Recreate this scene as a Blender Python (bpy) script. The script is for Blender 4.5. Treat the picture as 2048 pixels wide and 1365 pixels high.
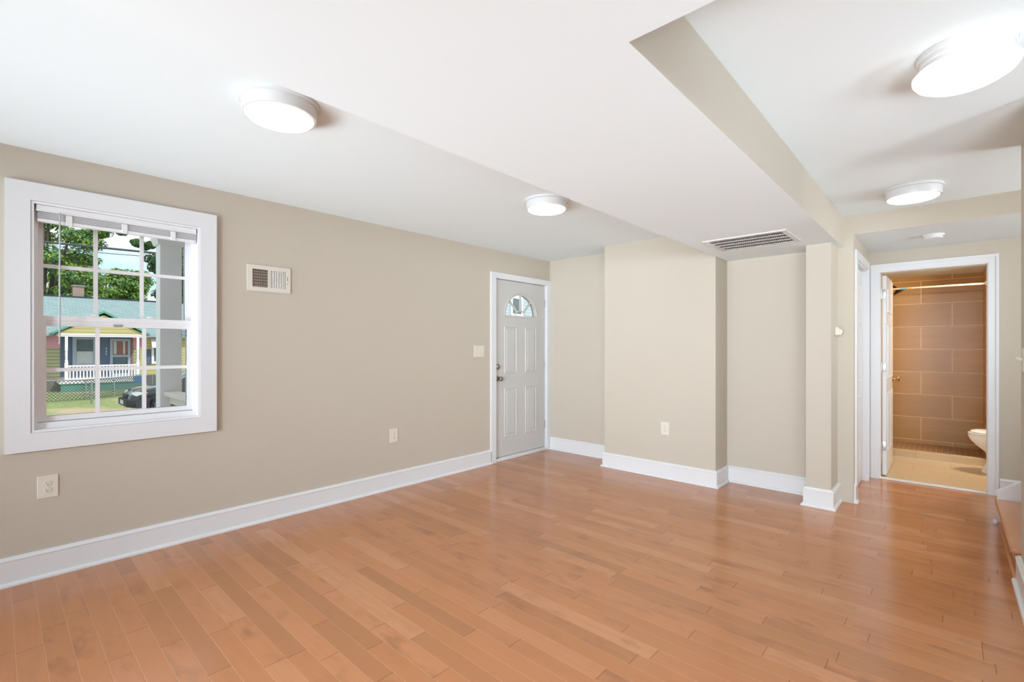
import bpy, bmesh, math, random
from mathutils import Vector, Matrix
PI = math.pi
for o in list(bpy.data.objects):
    bpy.data.objects.remove(o)
SC = bpy.context.scene
COL = SC.collection

# ------------------------------------------------------------------ camera
HEAD = math.radians(42.549)
cam = bpy.data.cameras.new('camera')
cam.sensor_width = 36.0
cam.lens = 950.0 / 2048 * 36.0
cam.shift_y = 13.5 / 2048
cam.clip_start = 0.02
cam.clip_end = 500
camo = bpy.data.objects.new('camera', cam)
camo.location = (0, 0, 1.3)
camo.rotation_euler = (PI / 2, 0, HEAD)
COL.objects.link(camo)
SC.camera = camo

# ------------------------------------------------------------------ colour management
SC.view_settings.view_transform = 'Standard'
SC.view_settings.look = 'None'
SC.view_settings.gamma = 1.0
SC.view_settings.use_curve_mapping = False
SC.view_settings.exposure = 0.0
SC.cycles.use_denoising = True
SC.cycles.max_bounces = 10
SC.cycles.diffuse_bounces = 6
SC.cycles.transparent_max_bounces = 16
SC.cycles.sample_clamp_indirect = 6.0

# ------------------------------------------------------------------ world: blue summer sky with thin white cloud
LAMP = 4.5          # radiance of the lit lamp glass
FILL = 1.1          # strength of the added fill lights
W = bpy.data.worlds.new('sky')
SC.world = W
W.use_nodes = True
nt = W.node_tree
nt.nodes.clear()
wo = nt.nodes.new('ShaderNodeOutputWorld')
bg = nt.nodes.new('ShaderNodeBackground')
tc = nt.nodes.new('ShaderNodeTexCoord')
mp = nt.nodes.new('ShaderNodeMapping')
mp.inputs['Scale'].default_value = (2.2, 2.2, 9.0)
ns = nt.nodes.new('ShaderNodeTexNoise')
ns.inputs['Scale'].default_value = 1.6
ns.inputs['Detail'].default_value = 5
cr = nt.nodes.new('ShaderNodeValToRGB')
cr.color_ramp.elements[0].position = 0.38
cr.color_ramp.elements[0].color = (0.60, 0.88, 0.98, 1)
cr.color_ramp.elements[1].position = 0.54
cr.color_ramp.elements[1].color = (0.97, 0.99, 1.0, 1)
nt.links.new(tc.outputs['Generated'], mp.inputs['Vector'])
nt.links.new(mp.outputs['Vector'], ns.inputs['Vector'])
nt.links.new(ns.outputs['Fac'], cr.inputs['Fac'])
nt.links.new(cr.outputs['Color'], bg.inputs['Color'])
nt.links.new(bg.outputs['Background'], wo.inputs['Surface'])
bg.inputs['Strength'].default_value = 1.2

# ------------------------------------------------------------------ sun (high, behind this house)
sl = bpy.data.lights.new('sun', 'SUN')
sl.energy = 2.6
sl.angle = math.radians(1.5)
sl.color = (1.0, 0.96, 0.9)
so = bpy.data.objects.new('sun', sl)
so.rotation_euler = Vector((-0.62, -0.34, -0.72)).to_track_quat('-Z', 'Y').to_euler()
COL.objects.link(so)

# ------------------------------------------------------------------ added fill area lights behind the camera and on the stairs
def fill_light(name, loc, aim, sx, sy, watts, spread=180, col=(0.81, 0.91, 1.0)):
    l = bpy.data.lights.new(name, 'AREA')
    l.shape = 'RECTANGLE'
    l.size, l.size_y = sx, sy
    l.energy = watts * FILL
    l.color = col
    l.spread = math.radians(spread)
    o = bpy.data.objects.new(name, l)
    o.location = loc
    o.rotation_euler = (Vector(aim) - Vector(loc)).to_track_quat('-Z', 'Z').to_euler()
    COL.objects.link(o)
fill_light('wash_fill', (-0.2, -4.4, 2.0), (-3.6, 3.0, 0.2), 1.5, 0.4, 36, 55)  # added fill for the lower left wall
fill_light('stair_fill', (2.3, 4.4, 1.75), (1.3, 4.15, 1.9), 0.9, 1.1, 54)  # added fill standing in for daylight from the stairs
fill_light('floor_fill', (0.0, -1.5, 2.05), (-0.6, 2.0, 0), 1.4, 0.5, 58, 100)  # added fill for the floor, no window stands here
# added fills aimed up at the ceiling, in place of bounced light
fill_light('centre_fill', (-1.0, -2.0, 0.4), (-2.3, 2.5, 2.5), 2.4, 0.9, 26, 70)
fill_light('left_fill', (-2.9, -3.0, 0.4), (-3.1, 2.2, 2.6), 1.6, 0.9, 17, 62)
fill_light('rear_fill', (1.2, -4.4, 0.5), (-0.2, 4.2, 2.5), 2.4, 0.9, 9, 52)
fill_light('wing_fill', (1.8, -0.9, 0.3), (-0.1, 3.2, 2.4), 1.6, 1.2, 25, 68)
fill_light('wing_far_fill', (3.9, 1.0, 0.5), (-0.3, 3.0, 2.4), 1.6, 0.9, 15, 62)  # added fill low in the unseen wing
# lamp of the bathroom ceiling
bl_ = bpy.data.lights.new('bath_lamp', 'AREA')
bl_.shape = 'DISK'
bl_.size = 0.3
bl_.energy = 52
bl_.color = (1.0, 0.88, 0.72)
bo = bpy.data.objects.new('bath_lamp', bl_)
bo.location = (0.62, 6.95, 2.19)
bo.rotation_euler = Vector((-0.6, 1.1, -1.3)).to_track_quat('-Z', 'Y').to_euler()
COL.objects.link(bo)

# ================================================================== materials
def s2l(c):
    return tuple(((x / 255) / 12.92 if x / 255 <= 0.04045 else ((x / 255 + 0.055) / 1.055) ** 2.4) for x in c)
def srgb(r, g, b):
    return s2l((r, g, b)) + (1.0,)
MATS = {}
def mat(name, col, rough=0.5, metal=0.0, noise=0.0, nscale=30.0, bump=0.0, spec=None, emit=None, estr=0.0, coat=0.0, stretch=None):
    m = bpy.data.materials.new(name)
    m.use_nodes = True
    t = m.node_tree
    b = t.nodes['Principled BSDF']
    b.inputs['Base Color'].default_value = col
    b.inputs['Roughness'].default_value = rough
    b.inputs['Metallic'].default_value = metal
    if spec is not None:
        b.inputs['Specular IOR Level'].default_value = spec
    if coat:
        b.inputs['Coat Weight'].default_value = coat
    if emit is not None:
        b.inputs['Emission Color'].default_value = emit
        b.inputs['Emission Strength'].default_value = estr
    if noise or bump:
        c = t.nodes.new('ShaderNodeTexCoord')
        n = t.nodes.new('ShaderNodeTexNoise')
        n.inputs['Scale'].default_value = nscale
        n.inputs['Detail'].default_value = 4
        if stretch:
            q = t.nodes.new('ShaderNodeMapping')
            q.inputs['Scale'].default_value = stretch
            t.links.new(c.outputs['Object'], q.inputs['Vector'])
            t.links.new(q.outputs['Vector'], n.inputs['Vector'])
        else:
            t.links.new(c.outputs['Object'], n.inputs['Vector'])
        if noise:
            mx = t.nodes.new('ShaderNodeMix')
            mx.data_type = 'RGBA'
            mx.inputs[6].default_value = tuple(x * (1 - noise) for x in col[:3]) + (1,)
            mx.inputs[7].default_value = tuple(min(1, x * (1 + noise)) for x in col[:3]) + (1,)
            t.links.new(n.outputs['Fac'], mx.inputs[0])
            t.links.new(mx.outputs[2], b.inputs['Base Color'])
        if bump:
            bp = t.nodes.new('ShaderNodeBump')
            bp.inputs['Strength'].default_value = bump
            bp.inputs['Distance'].default_value = 0.002
            t.links.new(n.outputs['Fac'], bp.inputs['Height'])
            t.links.new(bp.outputs['Normal'], b.inputs['Normal'])
    MATS[name] = m
    return m

M_WALL = mat('beige_wall_paint', srgb(197, 188, 173), 0.55, noise=0.015, nscale=3, bump=0.05, spec=0.3)
M_CEIL = mat('white_ceiling_paint', srgb(230, 239, 241), 0.7, noise=0.008, nscale=2, spec=0.2)
M_TRIM = mat('white_semi_gloss_paint', srgb(226, 227, 229), 0.3, noise=0.01, nscale=8)
M_DOOR = mat('white_door_paint', srgb(203, 202, 199), 0.38, noise=0.01, nscale=8)
M_VINYL = mat('white_vinyl', srgb(236, 236, 238), 0.3, noise=0.008, nscale=10)
M_PLAST = mat('ivory_white_plastic', srgb(222, 215, 203), 0.35, noise=0.01, nscale=20)
M_ENAMEL = mat('white_enamel', srgb(210, 210, 209), 0.2, noise=0.005, nscale=10)
M_SLOT = mat('dark_slot', srgb(50, 45, 40), 0.7, noise=0.1, nscale=40)
M_DUCT = mat('duct_shade', srgb(58, 50, 44), 0.7, noise=0.1, nscale=20)  # shade of the duct's depth, painted as a dark colour
M_NICKEL = mat('satin_nickel', srgb(165, 160, 152), 0.28, metal=1.0, noise=0.05, nscale=60)
M_STEEL = mat('hinge_steel', srgb(190, 190, 188), 0.35, metal=0.85, noise=0.04, nscale=50)
M_BRONZE = mat('oil_rubbed_bronze', srgb(70, 42, 24), 0.3, metal=0.8, noise=0.1, nscale=40)
M_BRASS = mat('antique_brass', srgb(190, 150, 105), 0.25, metal=0.9, noise=0.05, nscale=40)
M_PORC = mat('white_porcelain', srgb(240, 238, 234), 0.12, noise=0.005, nscale=8, coat=0.3)
M_LAMP = mat('lit_lamp_glass', srgb(255, 253, 248), 0.4, noise=0.003, nscale=5, emit=(1.0, 0.965, 0.92, 1), estr=LAMP)
M_DOME = mat('lit_dome_glass', srgb(255, 253, 248), 0.4, noise=0.003, nscale=5, emit=(1.0, 0.965, 0.92, 1), estr=LAMP * 0.18)
M_ROD = mat('cream_rod', srgb(228, 205, 172), 0.25, noise=0.02, nscale=30)
M_BLUE = mat('pale_blue_sticker', srgb(130, 175, 185), 0.4, noise=0.2, nscale=90)
M_ORANGE = mat('orange_sticker', srgb(214, 160, 70), 0.4, noise=0.15, nscale=90)

def glass_mat(name, tint, refl):
    m = bpy.data.materials.new(name)
    m.use_nodes = True
    t = m.node_tree
    t.nodes.clear()
    o = t.nodes.new('ShaderNodeOutputMaterial')
    a = t.nodes.new('ShaderNodeBsdfTransparent')
    a.inputs['Color'].default_value = tint
    g = t.nodes.new('ShaderNodeBsdfGlossy')
    g.inputs['Roughness'].default_value = 0.02
    lw = t.nodes.new('ShaderNodeFresnel')
    lw.inputs['IOR'].default_value = 1.25
    mx = t.nodes.new('ShaderNodeMixShader')
    t.links.new(lw.outputs['Fac'], mx.inputs['Fac'])
    t.links.new(a.outputs[0], mx.inputs[1])
    t.links.new(g.outputs[0], mx.inputs[2])
    t.links.new(mx.outputs[0], o.inputs['Surface'])
    return m
M_GLASS = glass_mat('window_glass', (0.965, 0.985, 0.98, 1), 0.05)
M_CLEAR = glass_mat('clear_plastic', (0.8, 0.8, 0.81, 1), 0.1)

M_WAND = mat('pale_grey_plastic', srgb(178, 180, 184), 0.2, noise=0.03, nscale=30)
M_FIN = mat('grey_fin_metal', srgb(150, 144, 139), 0.5, noise=0.03, nscale=30)
M_LOUV = mat('grey_brown_louver', srgb(150, 136, 122), 0.6, noise=0.05, nscale=30)
class NT:
    def __init__(s, name):
        s.m = bpy.data.materials.new(name)
        s.m.use_nodes = True
        s.t = s.m.node_tree
        s.b = s.t.nodes['Principled BSDF']
    def n(s, ty, **k):
        x = s.t.nodes.new(ty)
        for a, v in k.items():
            setattr(x, a, v)
        return x
    def l(s, a, b):
        s.t.links.new(a, b)
    def math(s, op, a, b=None, clamp=False):
        x = s.n('ShaderNodeMath', operation=op)
        x.use_clamp = clamp
        for i, v in enumerate((a, b)):
            if v is None:
                continue
            if isinstance(v, (int, float)):
                x.inputs[i].default_value = v
            else:
                s.l(v, x.inputs[i])
        return x.outputs[0]
    def mix(s, f, a, b, blend='MIX'):
        x = s.n('ShaderNodeMix', data_type='RGBA', blend_type=blend)
        for i, v in ((0, f), (6, a), (7, b)):
            if isinstance(v, (int, float, tuple)):
                x.inputs[i].default_value = v
            else:
                s.l(v, x.inputs[i])
        return x.outputs[2]
    def xyz(s, x, y, z):
        c = s.n('ShaderNodeCombineXYZ')
        for i, v in enumerate((x, y, z)):
            if isinstance(v, (int, float)):
                c.inputs[i].default_value = v
            else:
                s.l(v, c.inputs[i])
        return c.outputs[0]
    def noise(s, vec, scale, detail=3, rough=0.5):
        x = s.n('ShaderNodeTexNoise')
        x.inputs['Scale'].default_value = scale
        x.inputs['Detail'].default_value = detail
        x.inputs['Roughness'].default_value = rough
        s.l(vec, x.inputs['Vector'])
        return x.outputs['Fac']
    def white(s, vec):
        x = s.n('ShaderNodeTexWhiteNoise', noise_dimensions='3D')
        s.l(vec, x.inputs['Vector'])
        return x.outputs['Value']
    def ramp(s, f, stops):
        r = s.n('ShaderNodeValToRGB')
        e = r.color_ramp.elements
        while len(e) < len(stops):
            e.new(0.5)
        for k, (p, c) in enumerate(stops):
            e[k].position = p
            e[k].color = c
        s.l(f, r.inputs['Fac'])
        return r.outputs['Color']

def wood_floor(name, along='x', width=0.085, tint=1.0, l0=0.42, l1=0.75, seam=True):
    k = NT(name)
    c = k.n('ShaderNodeTexCoord')
    sp = k.n('ShaderNodeSeparateXYZ')
    k.l(c.outputs['Object'], sp.inputs[0])
    X, Y = (sp.outputs[0], sp.outputs[1]) if along == 'x' else (sp.outputs[1], sp.outputs[0])
    v = k.math('DIVIDE', k.math('ADD', Y, 20.0), width)
    row = k.math('FLOOR', v)
    fv = k.math('FRACT', v)
    r1 = k.white(k.xyz(row, 3.1, 0.7))
    r2 = k.white(k.xyz(row, 9.7, 5.3))
    Ln = k.math('ADD', k.math('MULTIPLY', r1, l1), l0)
    u = k.math('ADD', k.math('DIVIDE', k.math('ADD', X, 30.0), Ln), k.math('MULTIPLY', r2, 7.0))
    idn = k.math('FLOOR', u)
    fu = k.math('FRACT', u)
    rv = k.white(k.xyz(row, idn, 1.5))
    rw = k.white(k.xyz(row, idn, 8.5))
    dv = k.math('MULTIPLY', k.math('MINIMUM', fv, k.math('SUBTRACT', 1.0, fv)), width)
    du = k.math('MULTIPLY', k.math('MINIMUM', fu, k.math('SUBTRACT', 1.0, fu)), Ln)
    gv = k.xyz(k.math('ADD', k.math('MULTIPLY', X, 2.2), k.math('MULTIPLY', rv, 60.0)), k.math('MULTIPLY', Y, 26.0), k.math('MULTIPLY', rw, 30.0))
    g1 = k.noise(gv, 1.6, 5, 0.6)
    fvv = k.xyz(k.math('ADD', k.math('MULTIPLY', X, 4.0), k.math('MULTIPLY', rw, 40.0)), k.math('MULTIPLY', Y, 9.0), k.math('MULTIPLY', rv, 20.0))
    g2 = k.noise(fvv, 1.3, 4, 0.55)
    base = k.ramp(rv, [(0.0, srgb(174, 118, 78)), (0.2, srgb(184, 123, 80)), (0.8, srgb(192, 129, 86)), (1.0, srgb(199, 141, 100))])
    base = k.mix(k.math('MULTIPLY', k.math('SUBTRACT', g1, 0.42), 1.1, True), base, srgb(170, 118, 83))
    fig = k.math('MULTIPLY', k.math('SUBTRACT', g2, 0.51), 4.0, True)
    base = k.mix(k.math('MULTIPLY', fig, k.math('MULTIPLY', rw, 0.85)), base, srgb(150, 100, 69))
    lseam_glint = k.math('SUBTRACT', 1.0, k.math('DIVIDE', dv, 0.0016), True)
    eseam = k.math('SUBTRACT', 1.0, k.math('DIVIDE', du, 0.0022), True)
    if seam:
        base = k.mix(k.math('MULTIPLY', lseam_glint, 0.55), base, srgb(214, 172, 138))  # long seams painted lighter to stand for the bevels' reflection
        base = k.mix(k.math('MULTIPLY', eseam, 0.85), base, srgb(84, 52, 30))
    k.l(base, k.b.inputs['Base Color'])
    h = k.math('MINIMUM', k.math('DIVIDE', dv, 0.004, True), k.math('DIVIDE', du, 0.004, True))
    h2 = k.math('ADD', h, k.math('MULTIPLY', k.noise(c.outputs['Object'], 7.0, 2), 0.6))
    bp = k.n('ShaderNodeBump')
    bp.inputs['Strength'].default_value = 0.25
    bp.inputs['Distance'].default_value = 0.0012
    k.l(h2, bp.inputs['Height'])
    k.l(bp.outputs['Normal'], k.b.inputs['Normal'])
    rg = k.math('ADD', k.math('MULTIPLY', g2, 0.08), 0.13)
    k.l(rg, k.b.inputs['Roughness'])
    k.b.inputs['Specular IOR Level'].default_value = 0.55
    return k.m
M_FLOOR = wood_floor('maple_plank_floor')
M_TREAD = wood_floor('stained_tread_wood', 'y', 0.09, l0=2.0, l1=1.0, seam=False)

def brick_mat(name, c1, c2, mortar, w, h, msize, axes, off=(0, 0), rough=0.35, streak=0.0, sdir=(1, 1, 30), bump=0.3, offset=0.5):
    k = NT(name)
    c = k.n('ShaderNodeTexCoord')
    sp = k.n('ShaderNodeSeparateXYZ')
    k.l(c.outputs['Object'], sp.inputs[0])
    a = k.math('ADD', sp.outputs[axes[0]], 20 * w - off[0])
    b = k.math('ADD', sp.outputs[axes[1]], 20 * h - off[1])
    br = k.n('ShaderNodeTexBrick')
    br.offset = offset
    br.inputs['Color1'].default_value = c1
    br.inputs['Color2'].default_value = c2
    br.inputs['Mortar'].default_value = mortar
    br.inputs['Scale'].default_value = 1.0
    br.inputs['Mortar Size'].default_value = msize
    br.inputs['Mortar Smooth'].default_value = 0.1
    br.inputs['Bias'].default_value = 0.0
    br.inputs['Brick Width'].default_value = w
    br.inputs['Row Height'].default_value = h
    k.l(k.xyz(a, b, 0.0), br.inputs['Vector'])
    col = br.outputs['Color']
    if streak:
        q = k.n('ShaderNodeMapping')
        q.inputs['Scale'].default_value = sdir
        k.l(c.outputs['Object'], q.inputs['Vector'])
        nz = k.noise(q.outputs['Vector'], 1.5, 5, 0.6)
        f = k.math('MULTIPLY', k.math('SUBTRACT', nz, 0.35), streak * 2.5, True)
        f = k.math('MULTIPLY', f, k.math('SUBTRACT', 1.0, br.outputs['Fac']))
        col = k.mix(f, col, tuple(x * 0.72 for x in c1[:3]) + (1,))
    k.l(col, k.b.inputs['Base Color'])
    k.b.inputs['Roughness'].default_value = rough
    bp = k.n('ShaderNodeBump')
    bp.inputs['Strength'].default_value = bump
    bp.inputs['Distance'].default_value = 0.002
    k.l(k.math('SUBTRACT', 1.0, br.outputs['Fac']), bp.inputs['Height'])
    k.l(bp.outputs['Normal'], k.b.inputs['Normal'])
    return k.m
M_TILE_B = brick_mat('brown_wall_tile', srgb(196, 151, 88), srgb(187, 143, 82), srgb(240, 212, 164), 0.6, 0.297, 0.0035, (0, 2), (0.04, 0.093), 0.3, 0.5, (1.2, 1, 26))
M_TILE_S = brick_mat('brown_side_tile', srgb(196, 151, 88), srgb(187, 143, 82), srgb(240, 212, 164), 0.6, 0.297, 0.0035, (1, 2), (0.1, 0.093), 0.3, 0.5, (1, 1.2, 26))
M_TILE_F = brick_mat('cream_floor_tile', srgb(208, 184, 148), srgb(203, 179, 142), srgb(186, 158, 120), 0.6, 0.3, 0.003, (0, 1), (0.02, 0.02), 0.3, 0.3, (2, 14, 1))
M_MOSAIC = brick_mat('brown_mosaic_tile', srgb(158, 122, 80), srgb(142, 106, 66), srgb(196, 166, 126), 0.052, 0.052, 0.0025, (0, 1), (0, 0), 0.4, 0.3, (6, 6, 1), offset=0.0)

# ================================================================== mesh helpers
class MB:
    def __init__(s):
        s.bm = bmesh.new()
    def box(s, x0, x1, y0, y1, z0, z1, bev=0.0, seg=2):
        r = bmesh.ops.create_cube(s.bm, size=1.0)
        vs = r['verts']
        for v in vs:
            v.co = Vector(((x0 + x1) / 2 + v.co.x * (x1 - x0), (y0 + y1) / 2 + v.co.y * (y1 - y0), (z0 + z1) / 2 + v.co.z * (z1 - z0)))
        if bev:
            es = list({e for v in vs for e in v.link_edges})
            bmesh.ops.bevel(s.bm, geom=es, offset=bev, segments=seg, affect='EDGES', profile=0.5)
        return s
    def obox(s, c, ax, ay, az, hx, hy, hz, bev=0.0):
        r = bmesh.ops.create_cube(s.bm, size=2.0)
        ax, ay, az = (Vector(q).normalized() for q in (ax, ay, az))
        for v in r['verts']:
            v.co = Vector(c) + ax * v.co.x * hx + ay * v.co.y * hy + az * v.co.z * hz
        if bev:
            es = list({e for v in r['verts'] for e in v.link_edges})
            bmesh.ops.bevel(s.bm, geom=es, offset=bev, segments=2, affect='EDGES', profile=0.5)
        return s
    def bar(s, a, b, w, h, up=(0, 0, 1)):
        a, b = Vector(a), Vector(b)
        d = (b - a).normalized()
        r = d.cross(Vector(up))
        if r.length < 1e-4:
            r = d.cross(Vector((1, 0, 0)))
        r.normalize()
        u = r.cross(d).normalized()
        return s.obox((a + b) / 2, d, r, u, (b - a).length / 2, w / 2, h / 2)
    def lathe(s, prof, center=(0, 0, 0), axis='z', seg=32, sx=1.0, sy=1.0, sign=1):
        rings = []
        for r, h in prof:
            ring = []
            for i in range(seg):
                t = 2 * PI * i / seg
                a, b, c = r * math.cos(t) * sx, r * math.sin(t) * sy, h * sign
                p = {'z': (a, b, c), 'x': (c, a, b), 'y': (a, c, b)}[axis]
                ring.append(s.bm.verts.new(Vector(center) + Vector(p)))
            rings.append(ring)
        for q in range(len(rings) - 1):
            for i in range(seg):
                j = (i + 1) % seg
                s.bm.faces.new((rings[q][i], rings[q][j], rings[q + 1][j], rings[q + 1][i]))
        for ring in (rings[0], rings[-1]):
            try:
                s.bm.faces.new(ring)
            except ValueError:
                pass
        return s
    def loft(s, rings):
        R = [[s.bm.verts.new(Vector(p)) for p in ring] for ring in rings]
        n = len(R[0])
        for q in range(len(R) - 1):
            for i in range(n):
                j = (i + 1) % n
                s.bm.faces.new((R[q][i], R[q][j], R[q + 1][j], R[q + 1][i]))
        s.bm.faces.new(R[0])
        s.bm.faces.new(R[-1])
        return s
    def tube(s, pts, r, seg=10):
        pts = [Vector(p) for p in pts]
        rings = []
        for i, p in enumerate(pts):
            d = (pts[min(i + 1, len(pts) - 1)] - pts[max(i - 1, 0)]).normalized()
            a = d.cross(Vector((0, 0, 1)))
            if a.length < 1e-3:
                a = d.cross(Vector((1, 0, 0)))
            a.normalize()
            b = a.cross(d)
            rr = r[i] if isinstance(r, (list, tuple)) else r
            rings.append([p + (a * math.cos(2 * PI * k / seg) + b * math.sin(2 * PI * k / seg)) * rr for k in range(seg)])
        return s.loft(rings)
    def prism(s, poly, d):
        """poly: 3-D points of a planar outline, extruded by vector d"""
        d = Vector(d)
        a = [s.bm.verts.new(Vector(p)) for p in poly]
        b = [s.bm.verts.new(Vector(p) + d) for p in poly]
        n = len(a)
        s.bm.faces.new(a)
        s.bm.faces.new(b[::-1])
        for i in range(n):
            j = (i + 1) % n
            s.bm.faces.new((a[i], b[i], b[j], a[j]))
        return s
    def holed(s, axis, p0, p1, u0, u1, v0, v1, holes):
        """solid slab between planes p0,p1 on axis ('x': u=y, v=z; 'y': u=x, v=z; 'z': u=x, v=y) with rectangular holes"""
        us = sorted({u0, u1, *[h[0] for h in holes], *[h[1] for h in holes]})
        vs = sorted({v0, v1, *[h[2] for h in holes], *[h[3] for h in holes]})
        cache = {}
        def P(p, u, v):
            key = (p, u, v)
            if key not in cache:
                cache[key] = s.bm.verts.new({'x': (p, u, v), 'y': (u, p, v), 'z': (u, v, p)}[axis])
            return cache[key]
        def solid(i, j):
            if not (0 <= i < len(us) - 1 and 0 <= j < len(vs) - 1):
                return False
            cu, cv = (us[i] + us[i + 1]) / 2, (vs[j] + vs[j + 1]) / 2
            return not any(h[0] < cu < h[1] and h[2] < cv < h[3] for h in holes)
        for i in range(len(us) - 1):
            for j in range(len(vs) - 1):
                if not solid(i, j):
                    continue
                a, b, c, d = (us[i], vs[j]), (us[i + 1], vs[j]), (us[i + 1], vs[j + 1]), (us[i], vs[j + 1])
                for p in (p0, p1):
                    s.bm.faces.new([P(p, *q) for q in (a, b, c, d)])
                for (q, r, di, dj) in ((a, b, 0, -1), (b, c, 1, 0), (c, d, 0, 1), (d, a, -1, 0)):
                    if not solid(i + di, j + dj):
                        s.bm.faces.new((P(p0, *q), P(p0, *r), P(p1, *r), P(p1, *q)))
        return s
    def sweep(s, path, prof, closed=False):
        """profile (offset to the left-hand normal, z) swept along a plan path with mitred corners"""
        pts = [Vector((p[0], p[1])) for p in path]
        n = len(pts)
        rings = []
        for i in range(n):
            d0 = (pts[i] - pts[i - 1]).normalized() if i > 0 else None
            d1 = (pts[i + 1] - pts[i]).normalized() if i < n - 1 else None
            d0, d1 = d0 or d1, d1 or d0
            n0, n1 = Vector((-d0.y, d0.x)), Vector((-d1.y, d1.x))
            m = (n0 + n1)
            m = m / max(1e-6, m.dot(n0)) if m.length > 1e-6 else n0
            rings.append([(pts[i].x + m.x * o, pts[i].y + m.y * o, z) for o, z in prof])
        return s.loft(rings)
    def mesh(s, name, smooth=False, ang=40):
        bmesh.ops.recalc_face_normals(s.bm, faces=s.bm.faces[:])
        me = bpy.data.meshes.new(name)
        s.bm.to_mesh(me)
        s.bm.free()
        if smooth:
            for p in me.polygons:
                p.use_smooth = True
            try:
                me.set_sharp_from_angle(angle=math.radians(ang))
            except Exception:
                pass
        return me
    def build(s, name, m, parent=None, smooth=False, label=None, loc=None):
        o = bpy.data.objects.new(name, s.mesh(name, smooth))
        COL.objects.link(o)
        for q in (m if isinstance(m, (list, tuple)) else (m,)):
            o.data.materials.append(q)
        if loc is not None:
            o.location = loc
        if parent is not None:
            o.parent = parent
            # parts are built in place: keep them where they were drawn
            o.matrix_parent_inverse = parent_world(parent).inverted()
        if label:
            o['label'] = label
        return o
def parent_world(o):
    m = Matrix.LocRotScale(o.location, o.rotation_euler, o.scale)
    if o.parent is not None:
        m = parent_world(o.parent) @ o.matrix_parent_inverse @ m
    return m
def tag(o, label, cat, group=None, kind=None):
    o['label'] = label
    o['category'] = cat
    if group:
        o['group'] = group
    if kind:
        o['kind'] = kind
    return o
def empty(name, loc, label, cat, group=None, kind=None):
    o = bpy.data.objects.new(name, None)
    o.empty_display_size = 0.1
    o.location = loc
    COL.objects.link(o)
    return tag(o, label, cat, group, kind)
def S(name, mb, m, label, cat):
    return tag(mb.build(name, m), label, cat, kind='structure')
def dup(root, dloc, label=None, name=None):
    """copy of a thing with copies of its parts and sub-parts, moved by dloc"""
    r = root.copy()
    COL.objects.link(r)
    if label:
        r['label'] = label
    for ch in list(root.children):
        c = ch.copy()
        COL.objects.link(c)
        c.parent = r
        c.matrix_parent_inverse = ch.matrix_parent_inverse.copy()
        for g in list(ch.children):
            d = g.copy()
            COL.objects.link(d)
            d.parent = c
            d.matrix_parent_inverse = g.matrix_parent_inverse.copy()
    r.location = Vector(root.location) + Vector(dloc)
    return r
def under_white(o, zmax=None):
    """second material on faces that look down"""
    for p in o.data.polygons:
        if p.normal.z < -0.5:
            p.material_index = 1
H = 2.41         # main ceiling
HB = 2.145       # dropped ceiling
HH = 2.25        # hall ceiling
XL, YB, YC = -3.78, 4.84, 4.525
# ================================================================== shell
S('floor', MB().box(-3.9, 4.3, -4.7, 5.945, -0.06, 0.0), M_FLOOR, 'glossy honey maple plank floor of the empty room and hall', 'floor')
b = MB().holed('x', XL - 0.16, XL, -4.7, 5.05, -0.06, 2.55, [(0.137, 0.95, 0.826, 2.12), (3.83, 4.77, -0.001, 2.10)])
S('wall_left', b, M_WALL, 'long beige wall with the window and the white entry door', 'wall')
b = MB().prism([(-3.78, YB, -0.06), (-2.775, YB, -0.06), (-2.775, YC, -0.06), (-1.59, YC, -0.06), (-1.59, YB, -0.06), (-0.58, YB, -0.06), (-0.58, YB + .1, -0.06), (-3.78, YB + 0.1, -0.06)], (0, 0, 2.6))
S('wall_back', b, M_WALL, 'beige wall facing the camera with a boxed chimney breast', 'wall')
b = MB().prism([(-0.865, YB + .02, -0.06), (-0.865, 4.535, -0.06), (-0.69, 4.535, -0.06), (-0.69, 4.888, -0.06), (-0.585, 4.888, -0.06), (-0.585, 4.95, -0.06), (-0.865, 4.95, -0.06)], (0, 0, 2.6))
S('wall_post', b, M_WALL, 'boxed beige corner post carrying the dropped ceiling at the hall', 'wall post')
b = MB().holed('x', -0.685, -0.585, 4.95, 5.952, -0.06, 2.55, [(4.995, 5.76, -0.001, 2.06)])
S('wall_hall', b, M_WALL, 'short beige left wall of the hall holding a side doorway', 'wall')
b = MB().holed('y', 5.95, 6.06, -0.685, 2.5, -0.06, 2.55, [(-0.51, 0.268, -0.001, 2.058)])
S('wall_end', b, M_WALL, 'beige end wall of the hall around the bathroom doorway', 'wall')
S('wall_right', MB().box(0.295, 0.41, 3.05, 3.81, -0.06, 2.55, 0.008), M_WALL, 'beige wall edge at the far right beside the stairs', 'wall')
S('wall_stair', MB().box(0.41, 4.3, 3.70, 3.81, -0.06, 2.55), M_WALL, 'beige near side wall of the stairwell', 'wall')
S('wall_far_right', MB().box(2.4, 2.5, 3.81, 5.95, -0.06, 2.55), M_WALL, 'beige wall at the head of the stairs', 'wall')
b = MB().holed('y', -4.7, -4.6, -3.78, 4.2, -0.06, 2.55, [(-3.6, 0.1, 0.2, 2.14)])  # hole for the added window that lets sky light in
S('wall_wing', MB().box(4.2, 4.3, -4.7, 3.70, -0.06, 2.55), M_WALL, 'beige right wall of the unseen wing added behind the camera', 'wall')  # wing added so that light reaches the raised ceiling
S('wall_rear', b, M_WALL, 'beige wall behind the camera with an added wide window', 'wall')
S('ceiling_left', MB().box(-3.9, -1.5, -4.7, 5.0, H, H + 0.1), M_CEIL, 'white ceiling strip over the window side of the room', 'ceiling')
S('ceiling_right', MB().box(-0.7, 4.3, 1.1, 4.95, H, H + 0.1), M_CEIL, 'white raised ceiling to the right of the dropped section', 'ceiling')
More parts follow.
